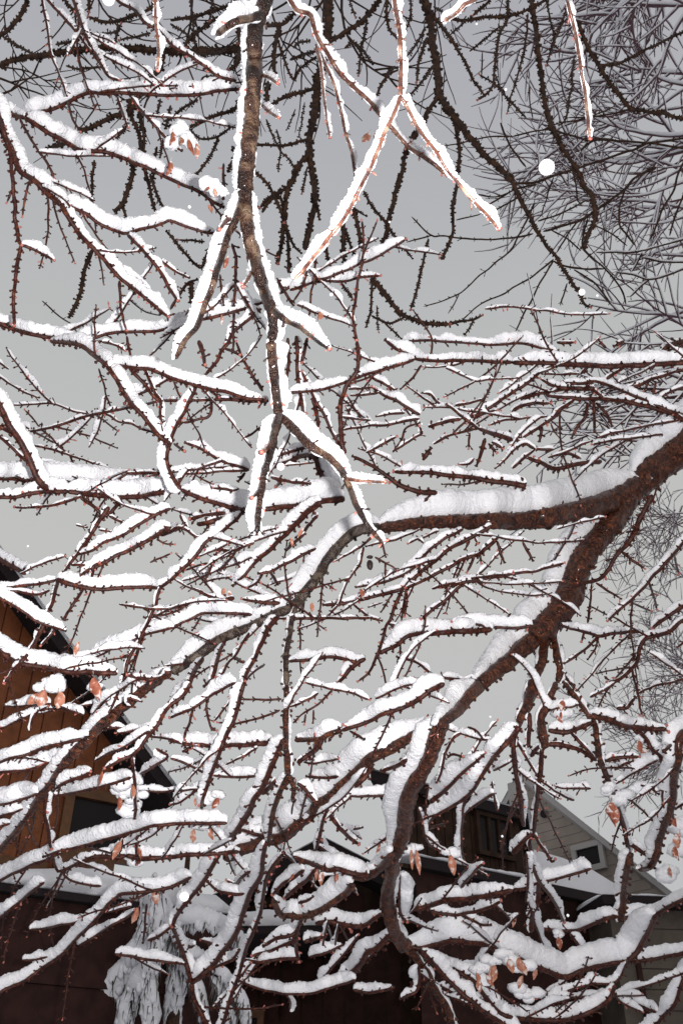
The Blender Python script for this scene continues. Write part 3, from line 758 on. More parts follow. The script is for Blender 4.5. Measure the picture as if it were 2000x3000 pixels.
R 3 2.8 26 22 40 2060,2120 2000,2150 1990,2170 1985,2220 1975,2280 1970,2330 1960,2380
R 2.8 2.7 22 22 30 1960,2380 1945,2420 1930,2460 1925,2500 1900,2545
R 3 2.8 10 9 10 1985,2165 1965,2180 1945,2200
R 3 2.8 7 6 12 1935,2215 1938,2270 1940,2350
R 3 2.8 7 7 10 1955,2215 1975,2217 2030,2212
R 3 2.8 7 7 10 2040,2335 2000,2355 1980,2368
R 2.9 2.8 6 6 14 1875,2300 1905,2310 1925,2325
R 2.9 2.8 12 9 20 1840,2470 1870,2490 1890,2505
R 2.2 2.2 7 8 34 -40,2600 0,2580 30,2565 70,2545 120,2525 175,2500
R 2.1 2.1 6 7 20 -40,2720 0,2687 30,2665 60,2640 95,2610 130,2585
R 2.2 2.2 6 12 24 155,2500 165,2548 180,2553 230,2530 270,2512 340,2510 370,2507
R 2.2 2.2 5 6 20 185,2560 210,2580 250,2592 297,2596
R 2.2 2.2 12 10 30 370,2507 430,2515 500,2513 560,2505 640,2500 700,2495
R 2 2.2 5 5 26 90,2723 130,2720 180,2710 240,2697 260,2690
R 2 2.2 7 9 34 -60,2960 0,2910 40,2890 80,2868 120,2840 160,2815 200,2780 240,2735 280,2695 310,2660 340,2630 355,2618 400,2615 450,2610 500,2600 540,2580 560,2570
R 2.1 2.1 5 5 22 65,2813 100,2813 140,2803
R 2.1 2.1 6 6 18 230,2772 280,2740 330,2710 380,2682 395,2667
R 2.1 2.1 5 6 20 320,2672 350,2665 385,2655
R 2.2 2.1 11 10 24 645,2500 620,2540 600,2575 570,2615 540,2650 515,2685 505,2715 
R 2.1 2.1 9 12 24 505,2715 525,2760 540,2810 550,2840 562,2880
R 2.1 2.1 13 12 40 562,2880 600,2850 630,2820 650,2790 670,2765 690,2735 705,2700 718,2660 735,2610 760,2570 770,2530 778,2470
R 2.1 2.1 12 10 10 562,2880 565,2910 575,2940 590,2970 610,3010
R 2.1 2.1 6 6 26 337,2795 370,2800 420,2810 470,2815 500,2820 540,2825
R 2.1 2.1 8 7 18 435,2755 460,2745 490,2725 505,2712
R 2.2 2.2 6 5 0 430,2650 425,2700 420,2760
R 2.2 2.1 9 9 14 650,3010 665,2960 680,2910 700,2850 715,2800 730,2755 745,2720 765,2665 775,2600 790,2550 830,2500
R 2.2 2.1 6 8 26 605,2580 640,2610 690,2620 715,2618
R 2.2 2.1 6 8 16 665,2580 690,2590 710,2570 735,2550
R 2.2 2.1 7 8 24 535,2765 560,2775 570,2770
R 2.2 2.1 6 7 20 590,2755 620,2765 640,2770
R 2.2 2.1 7 7 20 560,2870 600,2845 640,2828 680,2812 700,2785
R 2.2 2.1 5 6 34 695,2870 740,2890 790,2905 850,2912 910,2910 960,2895 1000,2885 1040,2870 
R 2.2 2.1 4 5 14 840,2915 850,2935 848,2960
R 2.2 2.2 7 8 34 740,2820 790,2815 830,2810 875,2808
R 2.2 2.2 7 8 30 740,2800 790,2785 830,2770 865,2755
R 2.2 2.2 8 10 30 775,2770 810,2750 860,2735 885,2690 
R 2.2 2.2 18 20 50 800,2635 820,2680 850,2683 885,2688 940,2665 980,2640 1010,2620 1035,2590 
R 2.2 2.2 10 8 0 870,2720 868,2780 875,2815
R 2.2 2.2 14 16 44 860,2510 920,2535 960,2548 990,2545 1030,2560 1080,2565
R 2.2 2.2 8 10 30 800,2620 830,2590 860,2570 890,2550
R 2.2 2.2 8 10 26 835,2630 870,2600 900,2575 925,2545
R 2.2 2.2 8 6 20 875,2645 900,2638 915,2628
R 2.2 2.2 10 8 26 890,2760 920,2750 950,2745
R 2.2 2.2 6 6 26 905,2805 940,2795 970,2785 1000,2770
R 2.2 2.2 5 5 12 960,2700 950,2740 945,2775
R 2.2 2.2 5 5 12 990,2710 985,2750 977,2790
R 2.2 2.2 6 5 16 940,2878 960,2850 985,2820 1010,2790 1050,2740
R 2.4 2.4 12 10 30 925,2705 970,2702 1010,2710 1060,2712 1090,2695 1120,2675
R 2.4 2.3 40 44 6 1160,2500 1150,2540 1140,2600 1138,2650 1150,2700 1165,2740 1190,2775
R 2.4 2.3 22 24 30 1000,2560 1040,2567 1080,2565 1120,2540 1150,2500
R 2.4 2.3 18 16 30 1000,2870 1030,2850 1060,2820 1075,2790 1100,2780 1130,2750 1150,2735
R 2.3 2.3 7 7 26 1035,2900 1070,2908 1110,2905 1150,2895
R 2.3 2.3 7 8 20 1175,2925 1200,2915 1220,2905 1228,2870 1225,2830
R 2.4 2.3 26 18 8 1180,2770 1210,2800 1235,2830 1255,2860 1280,2910 1310,2960 1330,3020
R 2.4 2.3 14 16 70 1180,2765 1220,2777 1270,2770 1320,2758 1370,2760 1420,2770 1460,2785 1500,2800 1550,2825 1600,2845 1650,2862 1700,2845 1760,2830 1820,2820 1840,2812 1870,2780 1890,2745 1910,2705 1920,2680
R 2.4 2.3 12 12 36 1215,2665 1235,2660 1265,2650 1310,2637 1370,2632 1420,2625 1470,2615 1500,2608 
R 2.4 2.3 8 8 24 1260,2668 1300,2678 1350,2678 1400,2670 1440,2655 1465,2640
R 2.4 2.3 7 6 22 1350,2680 1390,2700 1410,2710 1435,2710
R 2.4 2.3 8 6 14 1350,2600 1375,2570 1395,2545 1415,2530
R 2.4 2.3 7 7 50 1170,2560 1168,2620 1175,2680 1190,2700
R 2.3 2.2 12 16 28 1235,2785 1275,2830 1310,2870 1350,2910 1400,2950 1450,2985 1500,3020
R 2.3 2.2 10 10 34 1280,2830 1310,2835 1350,2850 1390,2880 1420,2920 1460,2965 1500,2980 1560,2988 1620,2990 1690,2980 1740,2960 1770,2940 1790,2915 1800,2885
R 2.4 2.3 8 8 26 1345,2838 1390,2842 1420,2830 1450,2810
R 2.3 2.2 5 5 20 1585,2955 1620,2935 1660,2905 1700,2890 1740,2882 1790,2880 1815,2860 1835,2820
R 2.7 2.5 12 10 26 1900,2545 1870,2548
R 2.7 2.5 9 9 30 1820,2690 1880,2682 1920,2678 1960,2655 2000,2635 2050,2610
R 2.7 2.5 7 9 24 1585,2720 1640,2728 1690,2725 1740,2705 1780,2690 1810,2685
R 2.7 2.5 8 10 30 1840,2820 1890,2812 1940,2805 1985,2795 2040,2780
R 2.7 2.5 7 8 26 1800,2910 1840,2930 1880,2950 1920,2965 
R 2.7 2.5 8 10 28 1900,3020 1940,2980 1970,2950 1985,2910 2000,2870 2020,2820
R 2.7 2.5 20 20 20 1845,2500 1835,2560 1825,2620 1818,2680 1815,2700
R 2.6 2.5 9 7 14 1550,2500 1560,2540 1575,2580 1600,2610 1630,2660 1650,2700
R 2.6 2.5 12 12 8 1575,2580 1575,2640 1560,2680 1555,2730
R 2.6 2.5 7 7 20 1668,2735 1690,2765 1710,2790
R 2.6 2.5 6 7 24 1500,2605 1540,2602 1580,2585 1620,2577 1680,2560 1730,2545
R 2.6 2.5 7 6 16 1540,2500 1545,2560 1540,2640
R 2.6 2.5 7 6 14 1565,2610 1560,2650 1545,2680
R 2.6 2.5 8 6 0 1600,2500 1615,2525 1625,2518
R 2.6 2.5 6 4 22 1800,2920 1830,2945 1880,2965
"""

# ------------------------------------------------------------------ branches
SPEC = {  # layer: (ring step px, sides, bud spacing px, bud length px, bud width factor, wobble px)
    'N': (6, 10, 70, 12, .9, 1.0), 'M': (6, 7, 23, 9, 1.15, 2.0), 'C': (7, 6, 25, 8, 1.1, 2.0),
    'R': (6, 9, 24, 9, 1.15, 2.0), 'D': (6, 7, 8, 4.6, 1.1, 2.4), 'F': (9, 5, 40, 7, .7, 1.5)}
def path(layer, d0, d1, w0, w1, P):
    """pixel polyline -> spaced centres, radii (m), frames, px data"""
    P = np.asarray(P, float).copy()
    # carry on past the picture's edge
    for e, q in ((0, 1), (-1, -2)):
        if not (0 < P[e, 0] < 2000 and 0 < P[e, 1] < 3000) and len(P) > 1:
            dv = P[e] - P[q]; dv = dv / (np.hypot(*dv) + 1e-6); ex = P[e] + dv * 170 + np.array([0, -14 if e else -14])
            P = np.vstack([ex, P]) if e == 0 else np.vstack([P, ex])
    st, sd, *_ = SPEC[layer]
    if w0 < 16 and w1 < 16 and layer in 'MCR': w0, w1 = w0 * 1.25, w1 * 1.25
    if layer == 'N': d0, d1 = d0 * 1.3, d1 * 1.3
    if layer == 'N' and w0 < 16: w0, w1 = w0 * 1.3, w1 * 1.3
    uv = spline(P, st); n = len(uv)
    if n < 2: return None
    L = np.concatenate([[0], np.cumsum(np.hypot(*np.diff(uv, axis=0).T))]); t = L / max(L[-1], 1e-6)
    w = w0 + (w1 - w0) * t; d = d0 + (d1 - d0) * t
    if layer in 'RMC':
        d = d * (1 + 0.6 * sm(uv[:, 1], 2150, 2900) + (0.12 * sm(uv[:, 0], 1500, 2000) if layer != 'C' else 0))
    env = np.minimum(1, np.minimum(t, 1 - t) * L[-1] / 40)
    wob = SPEC[layer][5] * (1.4 if w0 > 25 else 1)
    T2 = np.gradient(uv, axis=0); T2 = T2 / np.maximum(np.linalg.norm(T2, axis=1, keepdims=True), 1e-6)
    N2 = np.stack([-T2[:, 1], T2[:, 0]], 1)
    uv = uv + N2 * (noise1(n, 28 / st * 1.2) * wob * env)[:, None]
    d = d * (1 + 0.012 * noise1(n, 60 / st) * env)
    R = rays(uv); C = CAM[None] + R * d[:, None]
    T = nrm(np.gradient(C, axis=0)); K = nrm(R)
    Nn = nrm(np.cross(T, K))
    if (Nn @ UP).sum() < 0: Nn = -Nn
    B = nrm(np.cross(T, Nn)); B = np.where((B * K).sum(1, keepdims=True) > 0, -B, B)   # towards the viewer
    return dict(uv=uv, C=C, T=T, N=Nn, B=B, d=d, w=w, L=L, n=n, s=st)

def tube(mb, p, layer, sides=None):
    sd = sides or SPEC[layer][1]; n = p['n']
    if p['w'].max() > 24: sd = 14
    px = p['d'] / FPX; r = p['w'] / 2 * px * (1 + 0.10 * noise1(n, 3))
    big = p['w'].max() > 18
    th = np.linspace(0, 2 * np.pi, sd, endpoint=False)
    rr = r[:, None] * (1 + (0.085 if big else 0.10) * RNG.uniform(-1, 1, (n, sd)))
    if big:  # ridges that run along the limb
        for _ in range(4):
            rr *= 1 + 0.05 * np.cos(th[None] * RNG.integers(2, 6) + np.cumsum(noise1(n, 12))[:, None] * 0.12 + RNG.uniform(0, 6))
    rr[0] *= .6; rr[-1] *= .45
    P = p['C'][:, None] + rr[..., None] * (np.cos(th)[None, :, None] * p['N'][:, None] + np.sin(th)[None, :, None] * p['B'][:, None])
    mb.grid(P)

def spur(mb, o, dr, side, ln, r, mi=0, bulge=1.35):
    dr = dr / np.linalg.norm(dr); a = np.cross(dr, side); a /= np.linalg.norm(a) + 1e-9; b = np.cross(dr, a)
    th = np.arange(5) * 2 * np.pi / 5; rings = []
    for t, k in ((0, .8), (.45, .75), (.72, bulge), (1, .25)):
        c = o + dr * ln * t + side * ln * 0.18 * t * t
        rings.append(c + r * k * (np.cos(th)[:, None] * a + np.sin(th)[:, None] * b))
    mb.grid(np.array(rings), mi=mi)

def buds(mb, p, layer):
    _, _, sp, ln, wf, _ = SPEC[layer]; L = p['L']; w = p['w']
    if w.max() > 22 and layer != 'D': sp *= 1.6
    rev = w[0] < w[-1] - .5; x = RNG.uniform(4, sp)
    while x < L[-1] - 3:
        i = int(np.searchsorted(L, x)); i = min(i, p['n'] - 1); px = p['d'][i] / FPX
        t = p['T'][i] * (-1 if rev else 1); wi = w[i]
        both = RNG.random() < (.65 if layer != 'D' else .4)
        s0 = RNG.choice([-1, 1])
        for s in ((s0, -s0) if both else (s0,)):
            nn = p['N'][i] * s; bb = p['B'][i] * RNG.uniform(-.6, .9)
            dr = t * RNG.uniform(.5, 1.5) + nn * RNG.uniform(.45, .9) + bb * .6
            l = ln * RNG.choice([.55, .8, 1.0, 1.2, 2.0], p=[.2, .3, .3, .15, .05]) * (1.0 if wi < 16 else 1.2)
            r = min(max(wi * .26, 1.7), 3.6) * wf * RNG.uniform(.8, 1.2)
            mi = 1 if layer in 'MCRN' and (wi < 14 or layer == 'N') and RNG.random() < (.12 if layer != 'N' else .5) else 0
            spur(mb, p['C'][i] + nn * wi * .38 * px, dr, nn + 1e-3, l * px + wi * .1 * px, r * px, mi)
        x += sp * RNG.uniform(.55, 1.45)
    # bud at the tip
    e, tt = (0, -1) if rev else (-1, 1)
    uv = p['uv'][e]
    if 0 < uv[0] < 2000 and 0 < uv[1] < 3000 and w[e] < 12 and layer != 'F':
        px = p['d'][e] / FPX
        spur(mb, p['C'][e] - p['T'][e] * tt * 2 * px, p['T'][e] * tt, p['N'][e], 9 * px * (1.3 if layer == 'N' else 1), w[e] * (.5 if layer != 'N' else .62) * px, 1 if RNG.random() < .5 or layer == 'N' else 0)

def snow(mb, p, s, layer, side=1, k=1.0):
    """snow lying along the upper side of a branch"""
    st = 4 if (layer in 'N' or s > 18) else 5
    n0 = p['n']; L = p['L']
    n = max(6, int(L[-1] / st)); x = np.linspace(0, L[-1], n)
    I = lambda a: np.stack([np.interp(x, L, a[:, j]) for j in range(a.shape[1])], 1) if a.ndim == 2 else np.interp(x, L, a)
    C, N, B, T, d, w = (I(p[q]) for q in ('C', 'N', 'B', 'T', 'd', 'w'))
    if s > 20:   # the heap does not follow each small kink of the wood
        kw = min(int(s * 1.8 / st) | 1, (n // 2) * 2 - 1)
        if kw >= 3:
            ker = np.hanning(kw + 2)[1:-1]; ker /= ker.sum(); pad = kw // 2
            N = np.stack([np.convolve(np.pad(N[:, j], pad, mode='edge'), ker, 'valid') for j in range(3)], 1)
    N = nrm(N) * side; B = nrm(B); px = d / FPX
    upn = np.clip((N @ np.array([0, 0, 1.0])), 0, 1)
    s = s * ((.92 if s > 26 else 1.0) if layer != 'N' else (.85 if p['w'].max() > 15 else .62))
    sv = s * (1 + (0.20 if s < 40 else .13) * noise1(n, s * 2.6 / st) + min(0.10, 2.2 / s) * noise1(n, 14 / st) + min(0.07, 1.2 / s) * noise1(n, 8 / st))
    if s < 13: sv = sv * np.clip(0.75 + 0.9 * noise1(n, 26 / st), 0.06, 1.3)
    elif s < 26: sv = sv * np.clip(1.0 + 0.45 * noise1(n, 40 / st), 0.2, 1.25)
    thin_at_end = p['w'][-1] <= p['w'][0]; xr = x if thin_at_end else L[-1] - x   # distance from the thick end
    ends = np.minimum((xr + s * .12) / max(s * .9, 5), (L[-1] - xr) / max(s * 2.4, 14))
    sv = sv * np.sqrt(np.clip(ends, 0.02, 1))
    sv = np.maximum(sv, 1.0)
    sd = 34 if s > 42 else 20 if s > 26 else 14 if s > 16 else 9
    th = np.linspace(0, 2 * np.pi, sd, endpoint=False)
    hn = sv / 2 + w * .12; hb = np.maximum(w * .52, sv * .46)
    off = w * .36 + sv / 2 - w * .05
    if layer == 'N': hb = np.maximum(w * .40, sv * .34); C = C - B * (px * (w * .35 + sv * .15))[:, None]
    else: hb = np.maximum(w * .48, sv * .42); C = C - B * (px * (w * .22 + sv * .10))[:, None]
    cs, sn = np.cos(th)[None], np.sin(th)[None]
    # crest rounded, foot flatter and hugging the bark
    rn = hn[:, None] * np.where(cs > 0, np.abs(cs) ** .85 * np.sign(cs), cs)
    rb = hb[:, None] * sn * (1 + 0.12 * cs)
    gr = RNG.uniform(-1, 1, (n, sd)); gr = (gr + np.roll(gr, 1, 1) + np.roll(gr, 1, 0)) / 2.2
    amp = np.minimum(2.3, 0.10 * s + .5) * k * (1.25 if layer == 'N' else 1)
    rn = rn + gr * amp * np.where(cs > -.2, 1, .3); rb = rb + gr * amp * np.abs(sn)
    P = C[:, None] + px[:, None, None] * ((off[:, None] + rn)[..., None] * N[:, None] + rb[..., None] * B[:, None])
    mb.grid(P)
    # loose crumbs and frost spikes on the crest
    cnt = int(L[-1] / (5 if layer == 'N' else 8)) if s >= 14 else int(L[-1] / 16)
    for _ in range(cnt):
        i = RNG.integers(1, n - 1); a = RNG.uniform(-1.25, 1.25)
        c = C[i] + px[i] * ((off[i] + hn[i] * math.cos(a)) * N[i] + hb[i] * math.sin(a) * B[i])
        r = px[i] * RNG.uniform(1.6, 4.2 if layer == 'N' else 3.2) * (1 if s >= 14 else .7)
        lump(mb, c, r)

OCT = np.array([[1, 0, 0], [-1, 0, 0], [0, 1, 0], [0, -1, 0], [0, 0, 1], [0, 0, -1]], float)
OCF = [(0, 2, 4), (2, 1, 4), (1, 3, 4), (3, 0, 4), (2, 0, 5), (1, 2, 5), (3, 1, 5), (0, 3, 5)]
def lump(mb, c, r, mi=0):
    mb.poly(c + OCT * r * RNG.uniform(.6, 1.25, (6, 1)) + RNG.uniform(-.2, .2, (6, 3)) * r, OCF, mi)

def ico(c, r, sub=2, rough=.15, sq=(1, 1, 1)):
    import bmesh
    bm = bmesh.new(); bmesh.ops.create_icosphere(bm, subdivisions=sub, radius=1)
    V = np.array([v.co[:] for v in bm.verts]); F = [[v.index for v in f.verts] for f in bm.faces]; bm.free()
    ph = RNG.uniform(0, 6, 6); k = RNG.uniform(1.5, 3.5, (3, 3))
    n = sum(np.sin(V @ k[i] * 1.3 + ph[i]) for i in range(3)) / 3
    V = V * (1 + rough * n + rough * .35 * RNG.uniform(-1, 1, len(V)))[:, None] * np.array(sq)
    return c + V * r, F

TREES = {
 'N': ("overhanging_tree", (-0.9, -1.3, 0), "tree standing over the camera whose bright forked bough hangs down the middle", "tree"),
 'M': ("snowy_tree", (-3.6, 1.2, 0), "tree at left with snow-lined budded branches reaching in past the brown gable", "tree"),
 'C': ("slender_tree", (4.6, 3.6, 0), "slender tree at right sending long level snow-topped twigs across the middle", "tree"),
 'R': ("broad_tree", (4.3, 1.9, 0), "broad tree at right with thick wet brown limbs carrying deep snow", "tree"),
 'D': ("dark_tree", (0.6, 4.6, 0), "dark bare tree overhead with rough unlit branches against the grey sky", "tree"),
 'F': ("fine_twigged_tree", (6.4, 7.0, 0), "distant tree in the upper right corner, a tangle of fine dark twigs", "tree")}
roots = {k: empty(n, loc, label=l, cat=c) for k, (n, loc, l, c) in TREES.items()}

items = {k: [] for k in TREES}
for ln in DATA.strip().splitlines():
    if ln.startswith('#') or not ln.strip(): continue
    a = ln.split(); P = [tuple(map(float, q.split(','))) for q in a[6:]]
    P = [q for i, q in enumerate(P) if i == 0 or q != P[i - 1]]
    if len(P) < 2: continue
    d0, d1, w0, w1, s = map(float, a[1:6])
    if a[0] == 'C' and s < 7 and abs(P[0][0] - P[-1][0]) > abs(P[0][1] - P[-1][1]): s = 8
    if a[0] in 'MR' and 0 < s < 8: s = s + 4
    items[a[0]].append((d0, d1, w0, w1, s, P))

SIDES = []   # extra snow on the other flank of a near-vertical bough: (index of first point match, thickness)
def bark_for(layer, w, i, it):
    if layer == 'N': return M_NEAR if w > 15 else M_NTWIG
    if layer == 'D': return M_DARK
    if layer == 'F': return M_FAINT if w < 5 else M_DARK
    if layer in 'MC': return M_TWIG
    x, y = it[5][len(it[5]) // 2]
    if w > 26 and 600 < x < 1120 and y < 1980: return M_GREY
    if 15 < w < 20 and 830 < x < 870 and y < 2260: return M_GREY
    return M_LIMB if w > 18 else M_TWIG

for layer, lst in items.items():
    root = roots[layer]
    order = sorted(range(len(lst)), key=lambda i: -sum(math.dist(a, b) for a, b in zip(lst[i][5], lst[i][5][1:])) * (max(lst[i][2:4]) + lst[i][4]))
    keep = set(order[:285]); rest = MB(); rests = MB(); hosts = []
    for i, it in enumerate(lst):
        d0, d1, w0, w1, s, P = it
        p = path(layer, d0, d1, w0, w1, P)
        if p is None: continue
        w = max(w0, w1)
        mb = MB() if i in keep else rest
        tube(mb, p, layer); buds(mb, p, layer); hosts.append((p, s))
        o = None
        if i in keep:
            o = link("branch", mb.mesh("branch", [bark_for(layer, w, i, it), M_BUD]), root)
        if s > 0:
            ms = MB() if i in keep else rests
            snow(ms, p, s, layer)
            if layer == 'N' and w > 25: snow(ms, p, 8, layer, side=-1)
            elif layer == 'N' and w < 12: snow(ms, p, s * .18, layer, side=-1)
            if i in keep: link("snow", ms.mesh("snow", M_SNOW), o)
    if layer in 'MCR':
        for p, s in hosts:
            if p['L'][-1] < 110: continue
            rev = p['w'][0] < p['w'][-1] - .5; k = RNG.poisson(p['L'][-1] / (260 if p['w'].max() < 20 else 260)); 
            for _ in range(k):
                i = RNG.integers(int(p['n'] * .1), int(p['n'] * .95)); o = p['uv'][i]
                if not (-30 < o[0] < 2030 and 0 < o[1] < 3030) or p['d'][i] > 4.6: continue
                a = p['uv'][min(i + 2, p['n'] - 1)] - p['uv'][max(i - 2, 0)]; a = math.atan2(a[1], a[0]) + (math.pi if rev else 0) + RNG.choice([-1, 1]) * RNG.uniform(.35, .85)
                if o[1] > 1150 and math.sin(a) > .2 and RNG.random() < .35: a += math.pi * 0
                ln = RNG.uniform(80, 290); m = max(3, int(ln / 30)); q = [tuple(o)]; x, y = o; cv = RNG.uniform(-.10, .10)
                for _j in range(m): a += cv + RNG.uniform(-.08, .08); x += math.cos(a) * ln / m; y += math.sin(a) * ln / m; q.append((x, y))
                if not all(0 < c[0] < 2000 and 0 < c[1] < 3000 for c in q[1:]): continue
                if any((c[1] > 1050 or c[0] < 1300) is False and layer != 'C' for c in q): continue
                dd = p['d'][i]; ff = 1 + .6 * float(sm(np.float64(o[1]), 2150, 2900)) + (.12 * float(sm(np.float64(o[0]), 1500, 2000)) if layer != 'C' else 0)
                t_ = path(layer, dd / ff, dd / ff * RNG.uniform(.93, 1.1), 5.5, 4, q)
                if t_ is None: continue
                tube(rest, t_, layer, 5); buds(rest, t_, layer)
                if abs(math.cos(a)) > .45 and RNG.random() < .8: snow(rests, t_, RNG.uniform(9, 17) if layer != 'C' else 10, layer)
    if rest.n: link("fine_twig", rest.mesh("fine_twig", [M_TWIG, M_BUD]), root, kind="stuff")
    if rests.n: link("twig_snow", rests.mesh("twig_snow", M_SNOW), root, kind="stuff")

# trunks stand outside the picture and carry the limbs
def trunk(layer, pts, r0, r1, m):
    Q = spline(np.array([[*q] for q in pts], float)[:, :3] if False else np.array(pts, float), .12)
    n = len(Q); T = nrm(np.gradient(Q, axis=0)); A = nrm(np.cross(T, np.array([0.3, 1, 0.1])[None])); B = np.cross(T, A)
    th = np.linspace(0, 2 * np.pi, 16, endpoint=False); r = np.linspace(r0, r1, n)
    r = r * (1 + .5 * np.exp(-np.arange(n) / 3))
    rr = r[:, None] * (1 + .06 * RNG.uniform(-1, 1, (n, 16)) + .05 * np.cos(5 * th)[None])
    mb = MB(); mb.grid(Q[:, None] + rr[..., None] * (np.cos(th)[None, :, None] * A[:, None] + np.sin(th)[None, :, None] * B[:, None]))
    link("trunk", mb.mesh("trunk", m), roots[layer])
e = pt(2290, 1110, 3.4 * 1.22)
trunk('R', [(4.3, 1.9, -.1), (4.25, 1.95, .9), (4.0, 2.0, 2.0), (3.5, 2.05, 3.0), tuple(e)], .26, .10, M_LIMB)
trunk('N', [(-.9, -1.3, -.1), (-.85, -1.25, 1.5), (-.6, -.9, 3.0), (-.35, -.2, 3.9), tuple(pt(815, -280, 1.35 * 1.3))], .16, .014, M_NEAR)
trunk('M', [(-3.6, 1.2, -.1), (-3.55, 1.25, 1.8), (-3.3, 1.3, 3.6), (-3.0, 1.3, 5.2)], .2, .07, M_LIMB)
trunk('C', [(4.6, 3.6, -.1), (4.55, 3.55, 2.2), (4.3, 3.5, 4.4), (4.2, 3.5, 6.0)], .18, .06, M_LIMB)
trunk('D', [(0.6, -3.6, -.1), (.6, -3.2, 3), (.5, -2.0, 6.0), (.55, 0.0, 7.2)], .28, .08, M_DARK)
trunk('F', [(8.4, 7.0, -.1), (8.35, 7.0, 3), (8.2, 6.9, 6), (8.0, 6.8, 10)], .3, .1, M_DARK)

# ------------------------------------------------------------------ far tangles of twigs (nobody could count them)
def tangle(root, name, seeds, m, depth=(8.5, 11), gen=2, w=5.0, curl=.5, seglen=26, sides=4, kind="stuff", br=.16, up=0.0, frost=.7):
    mb = MB(); fs = MB()
    def grow(u, v, ang, d, w, ln, g):
        pts = [(u, v)]; a = ang; cv = RNG.uniform(-curl, curl) / 10; kids = []
        for i in range(max(3, int(ln / seglen))):
            a += cv + RNG.uniform(-.12, .12); a += up * math.cos(a)
            u += math.cos(a) * seglen; v += math.sin(a) * seglen; pts.append((u, v))
            if g > 0 and RNG.random() < br * 2.2: kids.append((u, v, a + RNG.choice([-1, 1]) * RNG.uniform(.35, .9), i))
        P = spline(np.array(pts), 16); n = len(P); ww = np.linspace(w, w * .4, n)
        dd = d * (1 + .01 * noise1(n, 8)); R = rays(P); C = CAM + R * dd[:, None]; T = nrm(np.gradient(C, axis=0)); N = nrm(np.cross(T, R)); B = np.cross(T, N)
        th = np.linspace(0, 2 * np.pi, sides, endpoint=False); r = ww / 2 * dd / FPX
        mb.grid(C[:, None] + r[:, None, None] * (np.cos(th)[None, :, None] * N[:, None] + np.sin(th)[None, :, None] * B[:, None]))
        if RNG.random() < frost:
            kk = np.clip(1 + .6 * noise1(n, 3), .1, 1.5) * np.sqrt(np.clip(np.minimum(np.arange(n), np.arange(n)[::-1]) / 3, .05, 1)); sg = np.where((N @ UP) < 0, -1, 1)[:, None]
            c2 = C + N * sg * (r * 2.0)[:, None]; fs.grid(c2[:, None] + (r * 1.5 * kk)[:, None, None] * (np.cos(th)[None, :, None] * N[:, None] + np.sin(th)[None, :, None] * B[:, None]))
        for (x, y, b, i) in kids: grow(x, y, b, d * (1 + RNG.uniform(-.02, .02)), max(w * .72, 1.8), ln * RNG.uniform(.35, .7), g - 1)
    for (u, v, ang, ln, ww) in seeds:
        grow(u, v, math.radians(ang), RNG.uniform(*depth), ww, ln, gen)
    link(name, mb.mesh(name, m), root, kind=kind)
    if fs.n: link('twig_frost', fs.mesh('twig_frost', M_SNOWF), root, kind='stuff')
seeds = []
for i in range(24): seeds.append((2040, RNG.uniform(-150, 560), RNG.uniform(120, 225), RNG.uniform(180, 460), RNG.uniform(5, 9)))
for i in range(14): seeds.append((RNG.uniform(1700, 2050), -60, RNG.uniform(60, 150), RNG.uniform(160, 460), RNG.uniform(5, 9)))
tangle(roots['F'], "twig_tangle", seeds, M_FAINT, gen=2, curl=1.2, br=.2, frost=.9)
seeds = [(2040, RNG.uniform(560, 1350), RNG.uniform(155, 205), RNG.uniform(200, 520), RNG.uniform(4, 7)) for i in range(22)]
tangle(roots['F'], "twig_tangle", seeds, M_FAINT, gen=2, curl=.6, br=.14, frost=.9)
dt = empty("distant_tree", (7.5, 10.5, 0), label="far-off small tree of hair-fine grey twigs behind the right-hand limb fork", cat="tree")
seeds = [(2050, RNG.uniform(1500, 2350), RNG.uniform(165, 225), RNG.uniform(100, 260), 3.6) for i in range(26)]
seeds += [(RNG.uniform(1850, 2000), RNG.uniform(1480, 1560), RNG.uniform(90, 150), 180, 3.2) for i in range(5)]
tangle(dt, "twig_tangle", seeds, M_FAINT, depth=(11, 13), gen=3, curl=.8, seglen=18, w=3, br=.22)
mb = MB(); Q = np.array([[8.6, 10.5, -.1], [8.5, 10.5, 2.5], [8.4, 10.4, 5], [8.3, 10.4, 8.5]]); th = np.linspace(0, 2 * np.pi, 10, endpoint=False)
mb.grid(np.array([q + r * np.stack([np.cos(th), np.sin(th), 0 * th], 1) for q, r in zip(Q, (.24, .18, .14, .06))])); link("trunk", mb.mesh("trunk", M_DARK), dt)
# twigs deeper in the dark tree
seeds = [(RNG.uniform(0, 1500), -50, RNG.uniform(60, 130), RNG.uniform(200, 520), RNG.uniform(5, 9)) for i in range(15)]
seeds += [(-40, RNG.uniform(0, 420), RNG.uniform(-20, 30), RNG.uniform(160, 420), RNG.uniform(5, 9)) for i in range(3)]
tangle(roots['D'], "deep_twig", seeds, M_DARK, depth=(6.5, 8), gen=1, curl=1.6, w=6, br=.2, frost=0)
seeds = [(2060, RNG.uniform(960, 1330), RNG.uniform(165, 200), RNG.uniform(200, 620), RNG.uniform(5, 8)) for i in range(13)]
tangle(roots['C'], 'deep_twig', seeds, M_TWIG, depth=(4.2, 5.2), gen=1, curl=.6, br=.16, frost=1.0)

